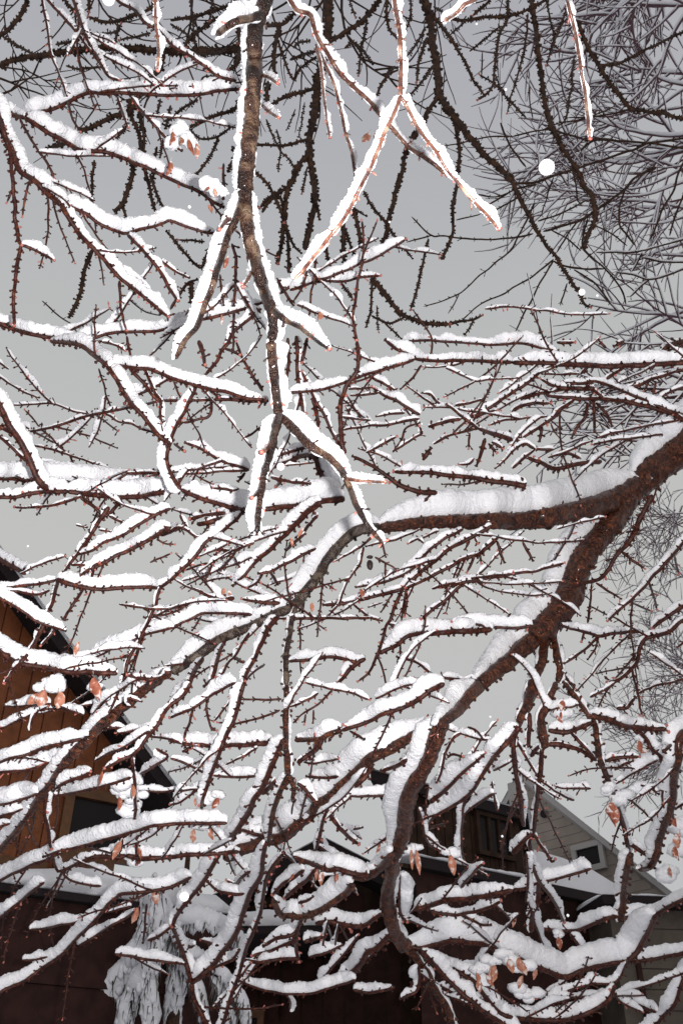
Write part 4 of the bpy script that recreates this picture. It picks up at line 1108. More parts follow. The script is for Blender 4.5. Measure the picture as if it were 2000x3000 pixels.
# ------------------------------------------------------------------ dead leaves still hanging on
def leaf_mesh(m):
    nu, nv = 9, 6; V = []; F = []; cu = RNG.uniform(.1, .9); tw = RNG.uniform(-1.3, 1.3); fold = RNG.uniform(.3, 1.1)
    for i in range(nu):
        t = i / (nu - 1); hw = .5 * math.sin(math.pi * min(1, t * .93 + .05)) ** .8 * (1 - .35 * t)
        for j in range(nv):
            s = (j / (nv - 1) * 2 - 1); x = s * hw * (1 + .09 * RNG.uniform(-1, 1)); z = -t
            y = abs(s) * hw * fold + cu * t * t * .5 + .04 * math.sin(t * 14 + j)
            c, sn = math.cos(tw * t), math.sin(tw * t); V.append((x * c - y * sn, x * sn + y * c, z))
    for i in range(nu - 1):
        for j in range(nv - 1):
            a = i * nv + j; F.append((a, a + 1, a + nv + 1, a + nv))
    b = len(V); V2 = [(x, y + .02, z) for x, y, z in V]; F2 = [tuple(reversed([q + b for q in f])) for f in F]
    V += V2; F += F2
    st = len(V)
    for k, z in enumerate((.02, .28)):   # stalk
        for a in range(4): V.append((.018 * math.cos(a * 1.57) + z * .1, .018 * math.sin(a * 1.57), z))
    for a in range(4): F.append((st + a, st + (a + 1) % 4, st + 4 + (a + 1) % 4, st + 4 + a))
    mb = MB(); mb.poly(V, F); me = mb.mesh("leaf", m); me["at_world"] = 0; return me
LM = [leaf_mesh(M_LEAF) for _ in range(4)] + [leaf_mesh(M_LEAF2) for _ in range(4)]
def leaf(layer, u, v, ln, d, rot=0.0, wid=1.0, kind=None):
    """u,v: stalk end; ln: length px; rot: lean from hanging straight, degrees"""
    if layer in 'RMC': d = d * (1 + 0.6 * float(sm(np.float64(v), 2150, 2900)) + .22 * float(sm(np.float64(u), 1500, 2000)))
    root = roots[layer]; me = LM[RNG.integers(0, 8)] if kind is None else LM[kind]
    o = bpy.data.objects.new("leaf", me); COL.objects.link(o); o.parent = root
    P = pt(u, v, d * .985); L = ln * d / FPX; o.location = Vector(P.tolist()) - Vector(root.location)
    L *= RNG.uniform(.75, 1.0); o.scale = (L * wid * .85, L * wid, L); o.rotation_euler = (math.radians(RNG.uniform(-15, 25)), math.radians(rot), math.radians(RNG.uniform(-35, 35)))
LEAVES = [  # layer u v length depth lean width
 ('M', 232, 1880, 60, 2.25, 5, .45), ('M', 275, 1985, 72, 2.2, -20, .6), ('M', 130, 2020, 62, 2.2, 5, 1.0), ('M', 172, 2025, 62, 2.2, -15, .9),
 ('M', 115, 2030, 46, 2.25, 30, .8), ('R', 300, 2260, 60, 2.2, 8, .4), ('R', 350, 2335, 46, 2.2, 20, .6), ('R', 390, 2300, 50, 2.25, -10, .5),
 ('M', 572, 2338, 36, 2.4, -35, .7), ('M', 640, 2338, 34, 2.4, 30, .8), ('M', 570, 2430, 42, 2.4, 12, .7), ('M', 615, 2425, 46, 2.4, -30, .6),
 ('R', 355, 2465, 60, 2.2, 15, .5), ('R', 405, 2480, 52, 2.2, -12, .6), ('R', 452, 2612, 42, 2.2, -8, .9), ('R', 405, 2660, 46, 2.2, 22, .7),
 ('R', 860, 2560, 30, 2.2, 50, .7), ('R', 945, 2555, 38, 2.2, -10, .7), ('R', 985, 2560, 34, 2.2, 12, .7),
 ('C', 1055, 1725, 38, 2.9, -6, .8), ('R', 1648, 2052, 34, 2.9, 10, 1.0), ('R', 1630, 2095, 30, 2.9, -30, .5), ('R', 1642, 2085, 34, 2.9, 15, .4),
 ('R', 1790, 2352, 78, 2.6, 6, .85), ('R', 1872, 2170, 38, 2.9, -10, .9), ('R', 1890, 2190, 34, 2.9, 14, .7), ('R', 1965, 2388, 40, 2.8, -20, .9),
 ('R', 1635, 2745, 42, 2.4, 4, .8), ('R', 1508, 2682, 40, 2.5, 10, .6), ('R', 1490, 2810, 46, 2.2, -12, .8), ('R', 1450, 2830, 52, 2.2, 16, .8),
 ('R', 1430, 2850, 50, 2.2, -20, .7), ('R', 1395, 2850, 44, 2.2, 12, .7), ('R', 1405, 2870, 40, 2.2, -8, .8), ('R', 1520, 2805, 50, 2.2, -14, .7),
 ('R', 1530, 2860, 46, 2.2, 10, .7), ('R', 1570, 2840, 40, 2.3, 20, .6), ('R', 1960, 2540, 40, 2.7, -30, .7), ('R', 1990, 2440, 50, 2.6, 10, .9),
 ('R', 1975, 2480, 46, 2.6, -15, .8), ('R', 1318, 2505, 56, 2.4, -6, .6), ('R', 1205, 2490, 60, 2.4, -6, .3), ('R', 1218, 2490, 70, 2.4, -8, .3),
 ('M', 668, 748, 58, 2.4, 12, .42), ('M', 648, 922, 48, 2.4, 2, .35), ('N', 612, 545, 34, 1.7, 30, .9), ('N', 630, 552, 30, 1.7, -25, .8),
 ('M', 610, 600, 38, 2.4, -5, .7), ('M', 505, 385, 52, 2.3, 10, .6), ('M', 525, 400, 60, 2.3, -15, .5), ('M', 552, 405, 58, 2.3, -25, .4), ('M', 575, 420, 50, 2.3, 5, .45),
 ('M', 500, 470, 60, 2.3, 15, .5), ('C', 935, 912, 40, 2.5, 10, 1.0), ('C', 735, 735, 40, 2.5, 5, .6), ('D', 1080, 385, 34, 4, 40, 1.1), ('D', 1100, 388, 30, 4, -25, 1.1),
 ('M', 655, 1722, 26, 2.5, 20, .8), ('M', 668, 1728, 24, 2.5, -30, .8), ('R', 890, 1545, 46, 2.4, 18, .4), ('R', 850, 1575, 34, 2.4, -10, .5),
 ('R', 915, 1765, 34, 2.6, 4, .6), ('M', 232, 1885, 52, 2.25, 12, .3), ('C', 935, 2540, 40, 2.4, 0, .6), ('R', 1110, 2475, 40, 2.5, 30, .5)]
for a in LEAVES: leaf(a[0], *a[1:5], rot=a[5], wid=a[6])
# snow heaped on the leaf clusters
CLUMPS = [('M', 535, 385, 40, 2.32), ('M', 560, 410, 34, 2.32), ('M', 515, 420, 30, 2.32), ('N', 620, 530, 34, 1.72), ('N', 640, 560, 24, 1.72),
 ('M', 155, 1995, 40, 2.22), ('M', 125, 2005, 30, 2.22), ('M', 285, 2010, 24, 2.25), ('R', 375, 2290, 44, 2.27), ('R', 360, 2320, 36, 2.27), ('R', 400, 2340, 32, 2.27),
 ('R', 385, 2370, 40, 2.3), ('M', 600, 2340, 32, 2.42), ('M', 640, 2325, 26, 2.42), ('M', 600, 2420, 40, 2.42), ('R', 370, 2480, 40, 2.3), ('R', 400, 2510, 34, 2.3),
 ('R', 1650, 2085, 30, 2.95), ('R', 1790, 2310, 30, 2.75), ('R', 1820, 2330, 34, 2.75), ('R', 1860, 2300, 30, 2.8), ('R', 1870, 2160, 24, 2.95),
 ('R', 1475, 2800, 34, 2.25), ('R', 1440, 2820, 30, 2.25), ('R', 1410, 2835, 28, 2.25), ('R', 1530, 2830, 34, 2.25), ('R', 1525, 2905, 36, 2.25), ('R', 1555, 2915, 30, 2.25),
 ('R', 1980, 2420, 46, 2.75), ('R', 2000, 2480, 50, 2.75), ('R', 1960, 2560, 40, 2.8), ('R', 1635, 2735, 20, 2.45), ('R', 1318, 2500, 24, 2.45), ('R', 1212, 2480, 26, 2.45),
 ('R', 450, 2600, 30, 2.25), ('R', 870, 2560, 20, 2.25), ('R', 960, 2545, 26, 2.25)]
for L_, u, v, r, d in CLUMPS:
    if L_ in 'RM': d = d * (1 + 0.6 * float(sm(np.float64(v), 2150, 2900)) + .22 * float(sm(np.float64(u), 1500, 2000)))
    mb = MB()
    for k in range(4):
        V, F = ico(pt(u + RNG.uniform(-.6, .6) * r, v + RNG.uniform(-.4, .4) * r, d), r * d / FPX * RNG.uniform(.4, .7), 2, .28, (1.2, 1, .75)); mb.poly(V, F)
    link("snow", mb.mesh("snow", M_SNOW), roots[L_])
mb = MB()
V, F = ico(pt(1083, 1655, 3.0), 13 * 3 / FPX, 2, .1, (.75, .75, 1.3)); mb.poly(V, F)
V, F = ico(pt(1083, 1632, 3.0), 8 * 3 / FPX, 2, .3, (1.2, .8, .6)); mb.poly(V, F)
link("seed_pod", mb.mesh("seed_pod", M_POD), roots['C'])

# ------------------------------------------------------------------ falling snowflakes caught by the flash
M_FLAKE = mat("snowflake", (.30, .30, .31), .9, .05)
FL = [(1600, 490, 25, .13, "largest round falling snowflake, glowing in the open sky at upper right"),
      (318, -2, 19, .15, "round falling snowflake cut by the top edge near the left corner"),
      (822, 1367, 12, .25, "falling snowflake beside the left fork of the hanging bough"),
      (570, 1420, 14, .22, "falling snowflake over the snowy branch left of the bough's broken tip"),
      (540, 2627, 14, .2, "falling snowflake beside the slanting twig above the snowy shrub"),
      (1123, 2180, 12, .24, "falling snowflake against the deep snow of the lower limb"),
      (1703, 856, 10, .3, "falling snowflake on the tip of the long dark branch at right")]
for u, v, r, d, lab in FL:
    d = d * 1.2 + .32
    V, F = ico(np.zeros(3), r * d / FPX * .85, 3, 0); mb = MB(); mb.poly(V, F); me = mb.mesh("snowflake", M_FLAKE)
    o = bpy.data.objects.new("snowflake", me); o.location = pt(u, v, d); COL.objects.link(o); prop(o, lab, "snowflake", "large snowflakes near the lens")
V, F = ico(np.zeros(3), 1.0, 1, .15); mb = MB(); mb.poly(V, F); small = mb.mesh("snowflake", M_FLAKE)
SF = [(555, 606, 5), (970, 863, 7), (1435, 2100, 5), (1470, 2450, 4), (1662, 2682, 5), (82, 1600, 4), (1395, 70, 4), (1480, 262, 5), (1748, 866, 5), (1765, 2018, 3), (1235, 1242, 4), (1140, 650, 3), (700, 2160, 3)]
SFL = ["tiny snowflake speck left of the hanging bough above the dangling narrow leaf", "tiny snowflake just below the snowy twig tip right of the bough", "tiny snowflake in the gap right of the broad tree's lower limb",
 "tiny snowflake in front of the dark house's window", "tiny snowflake before the dark porch wall at lower right", "tiny snowflake in open sky near the left edge above the brown gable", "tiny snowflake high up beside the bright twig at the top",
 "tiny snowflake by the dark overhead branch at upper right", "tiny snowflake right beside the larger flake on the dark branch tip", "tiny snowflake above the snowy fork at the right edge", "tiny snowflake among the level twigs right of centre", "tiny snowflake beside the upright twig at centre", "tiny snowflake over the long level snowy branch at lower left"]
for (u, v, r), lab in zip(SF, SFL):
    d = RNG.uniform(.7, 1.6); o = bpy.data.objects.new("snowflake", small); o.location = pt(u, v, d); o.scale = (r * d / FPX * .9,) * 3; COL.objects.link(o)
    prop(o, lab, "snowflake", "small snowflakes drifting down")

# ------------------------------------------------------------------ ground and houses
me = bpy.data.meshes.new("ground"); g = 500
xs = np.concatenate([np.linspace(-g, -12, 6), np.linspace(-10, 10, 41), np.linspace(12, g, 6)]); ys = np.concatenate([np.linspace(-g, -12, 6), np.linspace(-10, 24, 60), np.linspace(30, g, 6)])
V = [(x, y, .05 * math.sin(x * 1.7 + y) + .04 * math.sin(y * 2.3 - x) if abs(x) < 11 and abs(y) < 25 else 0) for y in ys for x in xs]; nx = len(xs)
me.from_pydata(V, [], [(j * nx + i, j * nx + i + 1, (j + 1) * nx + i + 1, (j + 1) * nx + i) for j in range(len(ys) - 1) for i in range(nx - 1)])
me.materials.append(M_SNOWF); me.polygons.foreach_set("use_smooth", [True] * len(me.polygons)); link("ground", me, kind="structure")

M_BROWN = mat("stained_boards", (.2, .06, .02), .6, .3, noise=([(.3, (.14, .042, .014)), (.7, (.23, .072, .024))], 9, .5), bump=(60, .4, .01))
M_TRIM = mat("brown_trim", (.25, .11, .03), .5, .4, noise=([(.3, (.09, .035, .010)), (.7, (.14, .06, .02))], 12, .5))
M_SOFFIT = mat("dark_soffit", (.02, .014, .015), .8, .2)
M_DKWALL = mat("dark_red_wall", (.05, .02, .018), .8, .1, noise=([(.3, (.026, .013, .012)), (.7, (.048, .022, .018))], 7, .5), bump=(50, .4, .01))
M_DKBR = mat("dark_brown_wall", (.05, .03, .02), .8, .1, noise=([(.3, (.028, .016, .012)), (.7, (.055, .032, .022))], 7, .5))
M_GLASS = mat("window_glass", (.014, .011, .012), .25, .12)
M_SIDE = mat("grey_siding", (.3, .26, .24), .7, .3, noise=([(.3, (.255, .215, .185)), (.7, (.31, .265, .23))], 3, .3))
M_WTRIM = mat("pale_trim", (.4, .38, .37), .6, .3)
M_GRWALL = mat("grey_green_wall", (.12, .105, .09), .7, .3, noise=([(.3, (.075, .062, .05)), (.7, (.12, .10, .08))], 4, .4))

class Wall:
    """upright plane through A, running along unit direction D (plan); pixel -> (s, z); n points at the viewer's side"""
    def __init__(s, A, D):
        s.A = np.array([A[0], A[1], 0.0]); D = np.array([D[0], D[1], 0.0]); s.D = D / np.linalg.norm(D)
        s.n = np.array([s.D[1], -s.D[0], 0])
        if s.n @ (np.array([0, 0, 0]) - s.A) < 0: s.n = -s.n
    def px(s, u, v, out=0.0):
        r = ray(u, v); t = ((s.A + s.n * out - CAM) @ s.n) / (r @ s.n); P = CAM + r * t
        return float((P - s.A) @ s.D), float(P[2])
    back = None
    def P(s, a, z, out=0.0): return s.A + s.D * a + np.array([0, 0, z]) + (s.n * out if out > -.5 or s.back is None else s.back * -out)
def from_line(p, q, z):
    pts = []
    for u, v in (p, q):
        r = ray(u, v); t = (z - CAMZ) / r[2]; pts.append(CAM + r * t)
    return Wall(pts[0][:2], (pts[1] - pts[0])[:2])
def prism(w, poly, o0, o1, name, m, parent, **k):
    """polygon [(s,z)] on wall w, thickness from outset o0 to o1"""
    n = len(poly); V = [w.P(a, z, o0) for a, z in poly] + [w.P(a, z, o1) for a, z in poly]
    F = [list(range(n)), list(range(2 * n - 1, n - 1, -1))] + [(i, i + n, (i + 1) % n + n, (i + 1) % n) for i in range(n)]
    mb = MB(); mb.poly(V, F); me = mb.mesh(name, m, smooth=False); me.validate()
    import bmesh
    bm = bmesh.new(); bm.from_mesh(me); bmesh.ops.recalc_face_normals(bm, faces=bm.faces); bm.to_mesh(me); bm.free()
    return link(name, me, parent, **k)
def rect(w, a0, a1, z0, z1, o0, o1, name, m, parent, **k):
    return prism(w, [(a0, z0), (a1, z0), (a1, z1), (a0, z1)], o0, o1, name, m, parent, **k)
def band(a, b, t0, t1):
    """strip between offsets t0..t1 above the line a->b in (s,z)"""
    return [(a[0], a[1] + t0), (b[0], b[1] + t0), (b[0], b[1] + t1), (a[0], a[1] + t1)]
def snow_band(w, a, b, th, o0, o1, parent):
    """lumpy snow lying on a straight roof edge from a to b"""
    n = 60; m_ = 9; V = []; F = []; h = th * (1 + .22 * noise1(n, 8) + .06 * noise1(n, 2))
    for i in range(n):
        t = i / (n - 1); s_ = a[0] + (b[0] - a[0]) * t; z_ = a[1] + (b[1] - a[1]) * t
        e = min(1, .3 + min(t, 1 - t) * 25)
        for j in range(m_):
            q = j / (m_ - 1); prof = min(1, (math.sin(math.pi * min(q * 1.0, 1)) ** .35 if 0 < q < 1 else 0))
            o = o0 + (o1 - o0) * (1 - q) + (.04 * RNG.uniform(-1, 1) * th if 0 < q < 1 else 0)
            V.append(w.P(s_, z_ + .004 + h[i] * prof * e, o + .02))
    for i in range(n - 1):
        for j in range(m_ - 1): k = i * m_ + j; F.append((k, k + 1, k + m_ + 1, k + m_))
        k = i * m_; F.append((k, k + m_, k + m_ * 2 - 1, k + m_ - 1))
    F.append(tuple(range(m_))); F.append(tuple(range((n - 1) * m_, n * m_))[::-1])
    mb = MB(); mb.poly(V, F); me = mb.mesh("snow", M_SNOWF)
    import bmesh
    bm = bmesh.new(); bm.from_mesh(me); bmesh.ops.recalc_face_normals(bm, faces=bm.faces); bm.to_mesh(me); bm.free()
    return link("snow", me, parent)
def window(w, a0, a1, z0, z1, parent, frame, fw=.07, mull=1):
    o_ = .03; W0 = Wall((w.A + w.n * o_)[:2], w.D[:2]); w = W0
    f = rect(w, a0 - fw, a1 + fw, z0 - fw, z0, .0, .06, "window", frame, parent)
    rect(w, a0 - fw, a1 + fw, z1, z1 + fw, .0, .06, "frame", frame, f); rect(w, a0 - fw, a0, z0, z1, .0, .055, "frame", frame, f); rect(w, a1, a1 + fw, z0, z1, .0, .055, "frame", frame, f)
    for k in range(mull):
        c = a0 + (a1 - a0) * (k + 1) / (mull + 1); rect(w, c - .025, c + .025, z0, z1, .0, .04, "mullion", frame, f)
    rect(w, a0, a1, z0, z1, .002, .012, "pane", M_GLASS, f)

# --- left: tall brown gable
LW = from_line((0, 2690), (410, 2740), 3.2)
lh = empty("gabled_house", LW.P(0, 0, -2), label="brown board house with a steep snow-edged gable at the left", cat="house")
r0 = LW.px(0, 1612, .3); r1 = LW.px(515, 2312, .3); sl = (r1[1] - r0[1]) / (r1[0] - r0[0])
apx = (r0[0] - 1.3, r0[1] - 1.3 * sl); oth = (apx[0] - (r1[0] - apx[0]), r1[1])
wl = r1[0] - .55
prism(LW, [(2 * apx[0] - wl, 3.2), (wl, 3.2), (wl, r1[1] + (wl - r1[0]) * sl - .1), (apx[0], apx[1] - .12), (2 * apx[0] - wl, r1[1] + (wl - r1[0]) * sl - .1)], 0, -6, "wall", M_BROWN, lh)
for k in range(26):      # upright boards of the gable, joints recessed
    a0 = wl - .02 - k * .19; a1 = a0 - .175
    f = lambda a: (r1[1] + (a - r1[0]) * sl) if a > apx[0] else (oth[1] + (a - oth[0]) * -sl)
    if a1 < 2 * apx[0] - wl: break
    prism(LW, [(a1, 3.45), (a0, 3.45), (a0, f(a0) - .14), (a1, f(a1) - .14)], .0, .022, "board", M_BROWN, lh)
rf = prism(LW, [apx, r1, (r1[0], r1[1] - .15), (apx[0], apx[1] - .17), (oth[0], oth[1] - .15), oth], .3, -6.3, "roof", M_SOFFIT, lh)
snow_band(LW, apx, r1, .10, .34, -6.3, rf); snow_band(LW, oth, apx, .10, .34, -6.3, rf)
def zs(u, v): return LW.px(u, v)
q0, q1 = zs(208, 2360), zs(372, 2450)
window(LW, q0[0], q0[0] + .55, zs(250, 2450)[1] - .12, zs(250, 2345)[1], lh, M_TRIM, .09, 0)
b0, b1 = zs(30, 2650), zs(30, 2560)
for ua, ub in ((-60, 85), (172, 285)):
    sa, sb = zs(ua, 2600)[0], zs(ub, 2600)[0]; window(LW, sa, sb, zs(ua, 2620)[1] - .2, zs(ub, 2560)[1], lh, M_TRIM, .10, 0)
# lower porch, flat roof deep in snow
p0 = LW.px(0, 2692); p1 = LW.px(415, 2742); pz = p0[1]
a0, a1 = p0[0] - 2.5, p1[0] + .25
pr = rect(LW, a0, a1, pz - .06, pz - .004, 1.3, 0.03, "porch_roof", M_SOFFIT, lh)
snow_band(LW, (a0, pz), (a1, pz), .24, 1.3, .03, pr)
rect(LW, a0 + .05, a1 - .05, pz - .62, pz - .064, 1.22, 1.12, "fascia", M_DKWALL, lh)
rect(LW, a0 + .05, a1 - .05, pz - .95, pz - .624, 1.20, 1.10, "beam", M_DKWALL, lh)
rect(LW, a0 + .1, a1 - .1, 0.0, pz - .3, 0.7, .03, "lower_wall", M_DKWALL, lh)
for aa in (a0 + .2, (a0 + a1) / 2, a1 - .35): rect(LW, aa, aa + .16, 0, pz - .954, 1.2, 1.04, "post", M_TRIM, lh)

# --- centre: low dark gable
CW = Wall((0, 12.5), (1, -.05))
ch = empty("low_house", CW.P(0, 0, -3), label="low dark house with a broad snow-covered gable behind the branches at bottom centre", cat="house")
c0 = CW.px(500, 2690, .6); ca = CW.px(945, 2452, .6); c1 = (2 * ca[0] - c0[0], c0[1]); cs_ = (ca[1] - c0[1]) / (ca[0] - c0[0])
prism(CW, [(c0[0] + .5, 0), (c1[0] - .5, 0), (c1[0] - .5, c0[1] + .5 * cs_ - .15), (ca[0], ca[1] - .16), (c0[0] + .5, c0[1] + .5 * cs_ - .15)], 0, -7, "wall", M_DKBR, ch)
rf = prism(CW, [ca, c1, (c1[0], c1[1] - .2), (ca[0], ca[1] - .22), (c0[0], c0[1] - .2), c0], .6, -7.3, "roof", M_SOFFIT, ch)
snow_band(CW, c0, ca, .26, .62, -7.3, rf); snow_band(CW, ca, c1, .26, .62, -7.3, rf)
g0, g1 = CW.px(530, 2790), CW.px(980, 2790)
rr_ = rect(CW, g0[0] - .6, g1[0], g0[1] - .08, g0[1], 1.6, .03, "porch_roof", M_SOFFIT, ch); snow_band(CW, (g0[0] - .6, g0[1]), (g1[0], g0[1]), .24, 1.6, .03, rr_)
for k in range(24):
    a = c0[0] + .55 + k * .26
    if a + .24 > c1[0] - .5: break
    f = min(c0[1] + (a - c0[0]) * cs_, c0[1] + (c1[0] - a - .24) * cs_)
    rect(CW, a, a + .235, .3, f - .3, 0.002, .03, "board", M_DKWALL, ch)
window(CW, CW.px(640, 2900)[0], CW.px(760, 2900)[0], 1.9, 2.9, ch, M_TRIM, .08, 1)

# --- right of centre: dark house with a snow-lined porch roof
MW = from_line((1232, 2508), (1868, 2642), 4.3); MW.back = nrm(np.array([.22, 1.0, 0])); MW.back = MW.back
MW2 = Wall((MW.A + MW.n * -1.0)[:2], MW.D[:2]); MW2.back = MW.back
mh = empty("dark_house", MW.P(1, 0, -3), label="dark brown house with a thin snowy porch roof line at lower right", cat="house")
e0 = MW2.px(1085, 2282, .15); e1 = MW.px(1560, 2296)
topz = max(e0[1], 4.9)
wa0 = MW2.px(1158, 2400)[0]
ms = MW2.px(1515, 2400)[0]
rect(MW2, wa0, ms, 0, topz - .02, 0, -6, "wall", M_DKBR, mh)
rf = prism(MW2, [(e0[0], topz - .02), (ms + .06, topz - .02), (ms + .06, topz + .12), (e0[0], topz + .12)], .15, -6.4, "roof", M_SOFFIT, mh)
snow_band(MW2, (e0[0], topz + .12), (ms + .06, topz + .12), .25, .17, -6.4, rf)
for k in range(40):
    a = wa0 + .02 + k * .16
    if a + .15 > ms: break
    rect(MW2, a, a + .145, 4.45, topz - .1, .002, .025, "board", M_DKBR, mh)
w0_, w1_ = MW2.px(1395, 2440), MW2.px(1480, 2440)
window(MW2, w0_[0], w1_[0], MW2.px(1430, 2500)[1], MW2.px(1430, 2400)[1], mh, M_DKBR, .06, 2)
x0_, x1_ = MW.px(1485, 2330), MW.px(1500, 2330)
rect(MW2, MW2.px(1484, 2330)[0], MW2.px(1497, 2330)[0], MW2.px(1490, 2365)[1], MW2.px(1490, 2300)[1], .03, .1, "corner_trim", M_WTRIM, mh)
pz = 4.3; pa0, pa1 = MW.px(1215, 2505)[0], MW.px(1905, 2650)[0]
pr = rect(MW, pa0, pa1, pz - .12, pz - .004, 0.0, -1.0, "porch_roof", M_SOFFIT, mh)
snow_band(MW, (pa0, pz), (MW.px(1560, 2575)[0], pz), .09, 0, -1.0, pr)
q = [MW.px(*c) for c in ((1548, 2574), (1566, 2488), (1650, 2512), (1740, 2549), (1810, 2592), (1880, 2640), (1880, 2644))]; q[0] = (q[0][0], pz); q[-1] = (q[-1][0], pz)
prism(MW, q, -.02, -.95, 'snow', M_SNOWF, pr)
rect(MW, pa0 + .1, pa1 - .1, 0, pz - .124, -.12, -.98, "porch_wall", M_DKWALL, mh)


# --- far right: grey clapboard gable
VP = 1700 - (3367 - 2500) / .25
dx = (VP - 1000) / FPX * CP
A = pt(1700, 2500, 15.5)
RW = Wall(A[:2], (dx, 1.0) if False else (-dx, -1.0))
RW.back = nrm(np.array([.12, 1.0, 0]))
rh = empty("clapboard_house", RW.P(0, 0, -3), label="grey clapboard house with a steep gable and small dark window at the right edge", cat="house")
t0 = RW.px(1560, 2285); t1 = RW.px(1995, 2628); sr = (t1[1] - t0[1]) / (t1[0] - t0[0])
zb = 1.0
def top(a): return t0[1] + (a - t0[0]) * sr
apR = (t0[0] - .2, top(t0[0] - .2)); otR = (2 * apR[0] - t1[0], t1[1])
prism(RW, [(otR[0] + .4, 0), (t1[0] - .3, 0), (t1[0] - .3, top(t1[0] - .3) - .1), (apR[0], apR[1] - .1), (otR[0] + .4, top(t1[0] - .4) - .1)], 0, -7, "wall", M_SIDE, rh)
z = RW.px(1990, 2990)[1] - .1; k = 0
while z < apR[1] - .3 and k < 80:
    lim = min(t1[0] - .3, t0[0] + (z + .26 - t0[1]) / sr); lo = max(otR[0] + .4, 2 * apR[0] - lim)
    if lim - lo > .2:
        V = [RW.P(lo, z, .004), RW.P(lim, z, .004), RW.P(lim, z, .017), RW.P(lo, z, .017), RW.P(lo, z + .155, .004), RW.P(lim, z + .155, .004), RW.P(lim, z + .155, .012), RW.P(lo, z + .155, .012)]
        mb = MB(); mb.poly(V, [(0, 1, 2, 3), (3, 2, 6, 7), (7, 6, 5, 4), (0, 3, 7, 4), (1, 5, 6, 2)]); link("board", mb.mesh("board", M_SIDE, smooth=False), rh)
    z += .16; k += 1
rf = prism(RW, [apR, t1, (t1[0], t1[1] - .12), (apR[0], apR[1] - .14), (otR[0], otR[1] - .12), otR], .12, -7.2, "roof", M_WTRIM, rh)
snow_band(RW, apR, t1, .06, .12, -7.2, rf); snow_band(RW, otR, apR, .06, .12, -7.2, rf)
v0, v1 = RW.px(1700, 2546), RW.px(1758, 2478)
window(RW, v0[0], v1[0], v0[1], v1[1], rh, M_WTRIM, .09, 0)
vc = RW.px(1597, 2386); th = np.linspace(0, 2 * np.pi, 14, endpoint=False)
prism(RW, [(vc[0] + .07 * math.cos(t), vc[1] + .07 * math.sin(t)) for t in th], .036, .07, "vent", M_SOFFIT, rh)
# garage wing, bottom right
GW = Wall(pt(1900, 2880, 10.5)[:2], (1, .12))
gh = empty("garage", GW.P(0, 0, -2), label="grey-green garage wall with a dark corner board at the bottom right corner", cat="garage")
s0, s1 = GW.px(1815, 2880)[0], GW.px(2300, 2880)[0]; zt = GW.px(1900, 2665)[1]
rect(GW, s0, s1, 0, zt, 0, -2.5, "wall", M_GRWALL, gh)
rf = rect(GW, s0 - .15, s1 + .2, zt, zt + .1, .25, -2.8, "roof", M_SOFFIT, gh); snow_band(GW, (s0 - .15, zt + .1), (s1 + .2, zt + .1), .12, .25, -2.8, rf)
rect(GW, GW.px(1868, 2880)[0], GW.px(1882, 2880)[0], 0, zt - .3, .002, .04, "corner_board", M_DKWALL, gh)
k = 0; z = .1
while z < zt - .2: rect(GW, GW.px(1884, 2880)[0], s1, z, z + .2, .002, .02, "board", M_GRWALL, gh); z += .215

# ------------------------------------------------------------------ weeping evergreen shrub heaped with snow
M_NEED = mat("evergreen_needles", (.03, .028, .02), .7, .3, noise=([(.3, (.05, .045, .035)), (.7, (.22, .20, .19))], 9, .4))
D0 = 6.8
sh = empty("evergreen_shrub", tuple(np.array([*pt(500, 2990, D0)[:2], 0])), label="weeping evergreen shrub buried in drooping snow below the brown house", cat="shrub")
BO = [([(455, 2560), (440, 2640), (425, 2740), (385, 2820), (330, 2890), (300, 2960), (285, 3060)], 52, 70), ([(470, 2600), (470, 2720), (450, 2820), (400, 2890), (370, 2960), (360, 3060)], 55, 66),
      ([(480, 2700), (510, 2800), (520, 2880), (505, 2960), (500, 3060)], 50, 56), ([(500, 2740), (570, 2800), (640, 2840), (690, 2900), (715, 2960), (725, 3040)], 40, 30),
      ([(440, 2720), (380, 2780), (335, 2830), (322, 2880)], 26, 16), ([(500, 2700), (560, 2690), (620, 2700), (680, 2740), (710, 2800)], 60, 40),
      ([(490, 2780), (560, 2860), (590, 2930), (600, 3030)], 36, 40), ([(450, 2800), (440, 2900), (440, 3040)], 40, 50), ([(620, 2860), (660, 2930), (680, 3040)], 26, 30)]
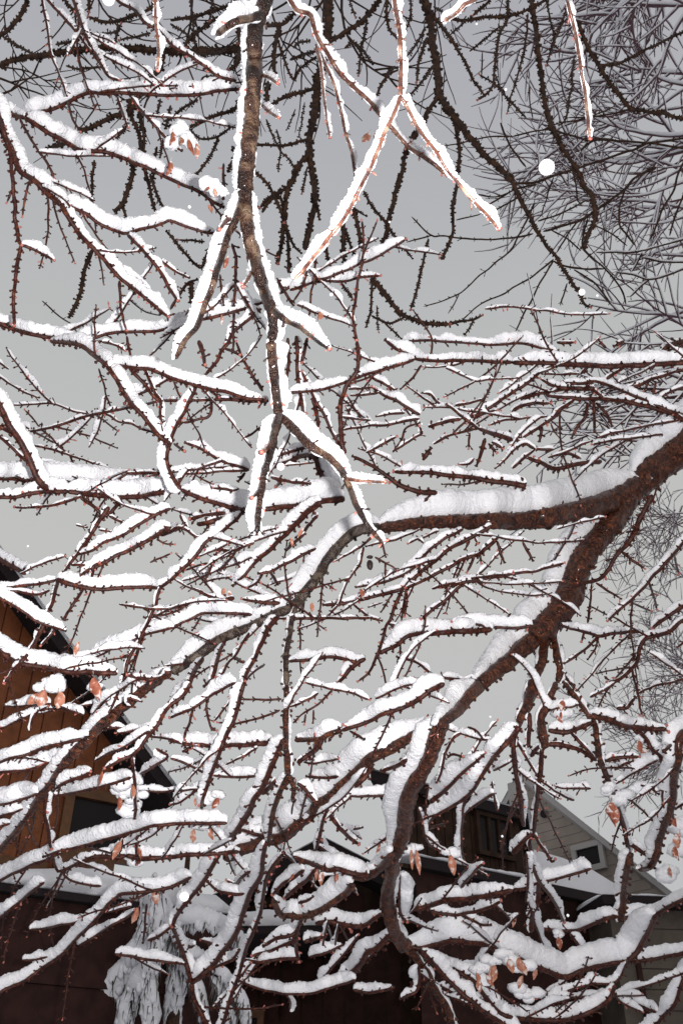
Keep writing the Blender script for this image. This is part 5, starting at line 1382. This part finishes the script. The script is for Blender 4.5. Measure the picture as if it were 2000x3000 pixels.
for P, w0, w1 in BO:
    P = np.array(P, float); uv = spline(P, 9); n = len(uv); R = rays(uv); dd = D0 * (1 + RNG.uniform(-.04, .04) + .01 * noise1(n, 12)); C = CAM + R * dd[:, None]
    T = nrm(np.gradient(C, axis=0)); N = nrm(np.cross(T, R)); B = np.cross(T, N); t = np.linspace(0, 1, n)
    sd = 14; th = np.linspace(0, 2 * np.pi, sd, endpoint=False); w = (w0 + (w1 - w0) * t) * (1 + .25 * noise1(n, 5)) * np.sqrt(np.clip(np.minimum(t, (1 - t)) * 8, .05, 1))
    mb = MB(); rr = (w / 2 * dd / FPX)[:, None] * (1 + .1 * RNG.uniform(-1, 1, (n, sd)) + .12 * np.cos(3 * th[None] + 8 * t[:, None]))
    # bough core with hanging needle sprays
    core = rr * .35; mb.grid(C[:, None] + core[..., None] * (np.cos(th)[None, :, None] * N[:, None] + np.sin(th)[None, :, None] * B[:, None]))
    for _ in range(int(n * 3)):
        i = RNG.integers(0, n); a = RNG.uniform(0, 6.28); o = C[i] + (w[i] / 2 * dd[i] / FPX) * RNG.uniform(.5, 1.0) * (math.cos(a) * N[i] + math.sin(a) * B[i])
        ln = RNG.uniform(.05, .17); dr = np.array([RNG.uniform(-.3, .3), RNG.uniform(-.3, .3), -1]); e = o + dr * ln; q = .006
        mb.poly([o + [q, 0, 0], o + [-q, 0, 0], o + [0, q, 0], e], [(0, 1, 3), (1, 2, 3), (2, 0, 3), (0, 2, 1)])
    bo = link("bough", mb.mesh("bough", M_NEED), sh)
    ms = MB(); up = np.array([0, 0, 1.0]); cc = C + up * (w * .10 * dd / FPX)[:, None]
    ms.grid(cc[:, None] + (rr * 1.0)[..., None] * (np.cos(th)[None, :, None] * N[:, None] + np.sin(th)[None, :, None] * B[:, None]) * 1.0)
    for _ in range(int(n * 2.2)):
        i = RNG.integers(0, n); a = RNG.uniform(0, 6.28); V, F = ico(C[i] + (w[i] / 2 * dd[i] / FPX) * .75 * (math.cos(a) * N[i] + math.sin(a) * B[i]), w[i] * .22 * dd[i] / FPX, 1, .3, (.8, .8, 1.5)); ms.poly(V, F)
    link("snow", ms.mesh("snow", M_SNOWF), bo)
b_ = pt(500, 2990, D0); th = np.linspace(0, 2 * np.pi, 10, endpoint=False); mb = MB()
mb.grid(np.array([np.array([b_[0], b_[1] + .1, z]) + r * np.stack([np.cos(th), np.sin(th), 0 * th], 1) for z, r in ((0, .09), (1.2, .07), (2.6, .05), (3.6, .02))])); link("stem", mb.mesh("stem", M_DARK), sh)
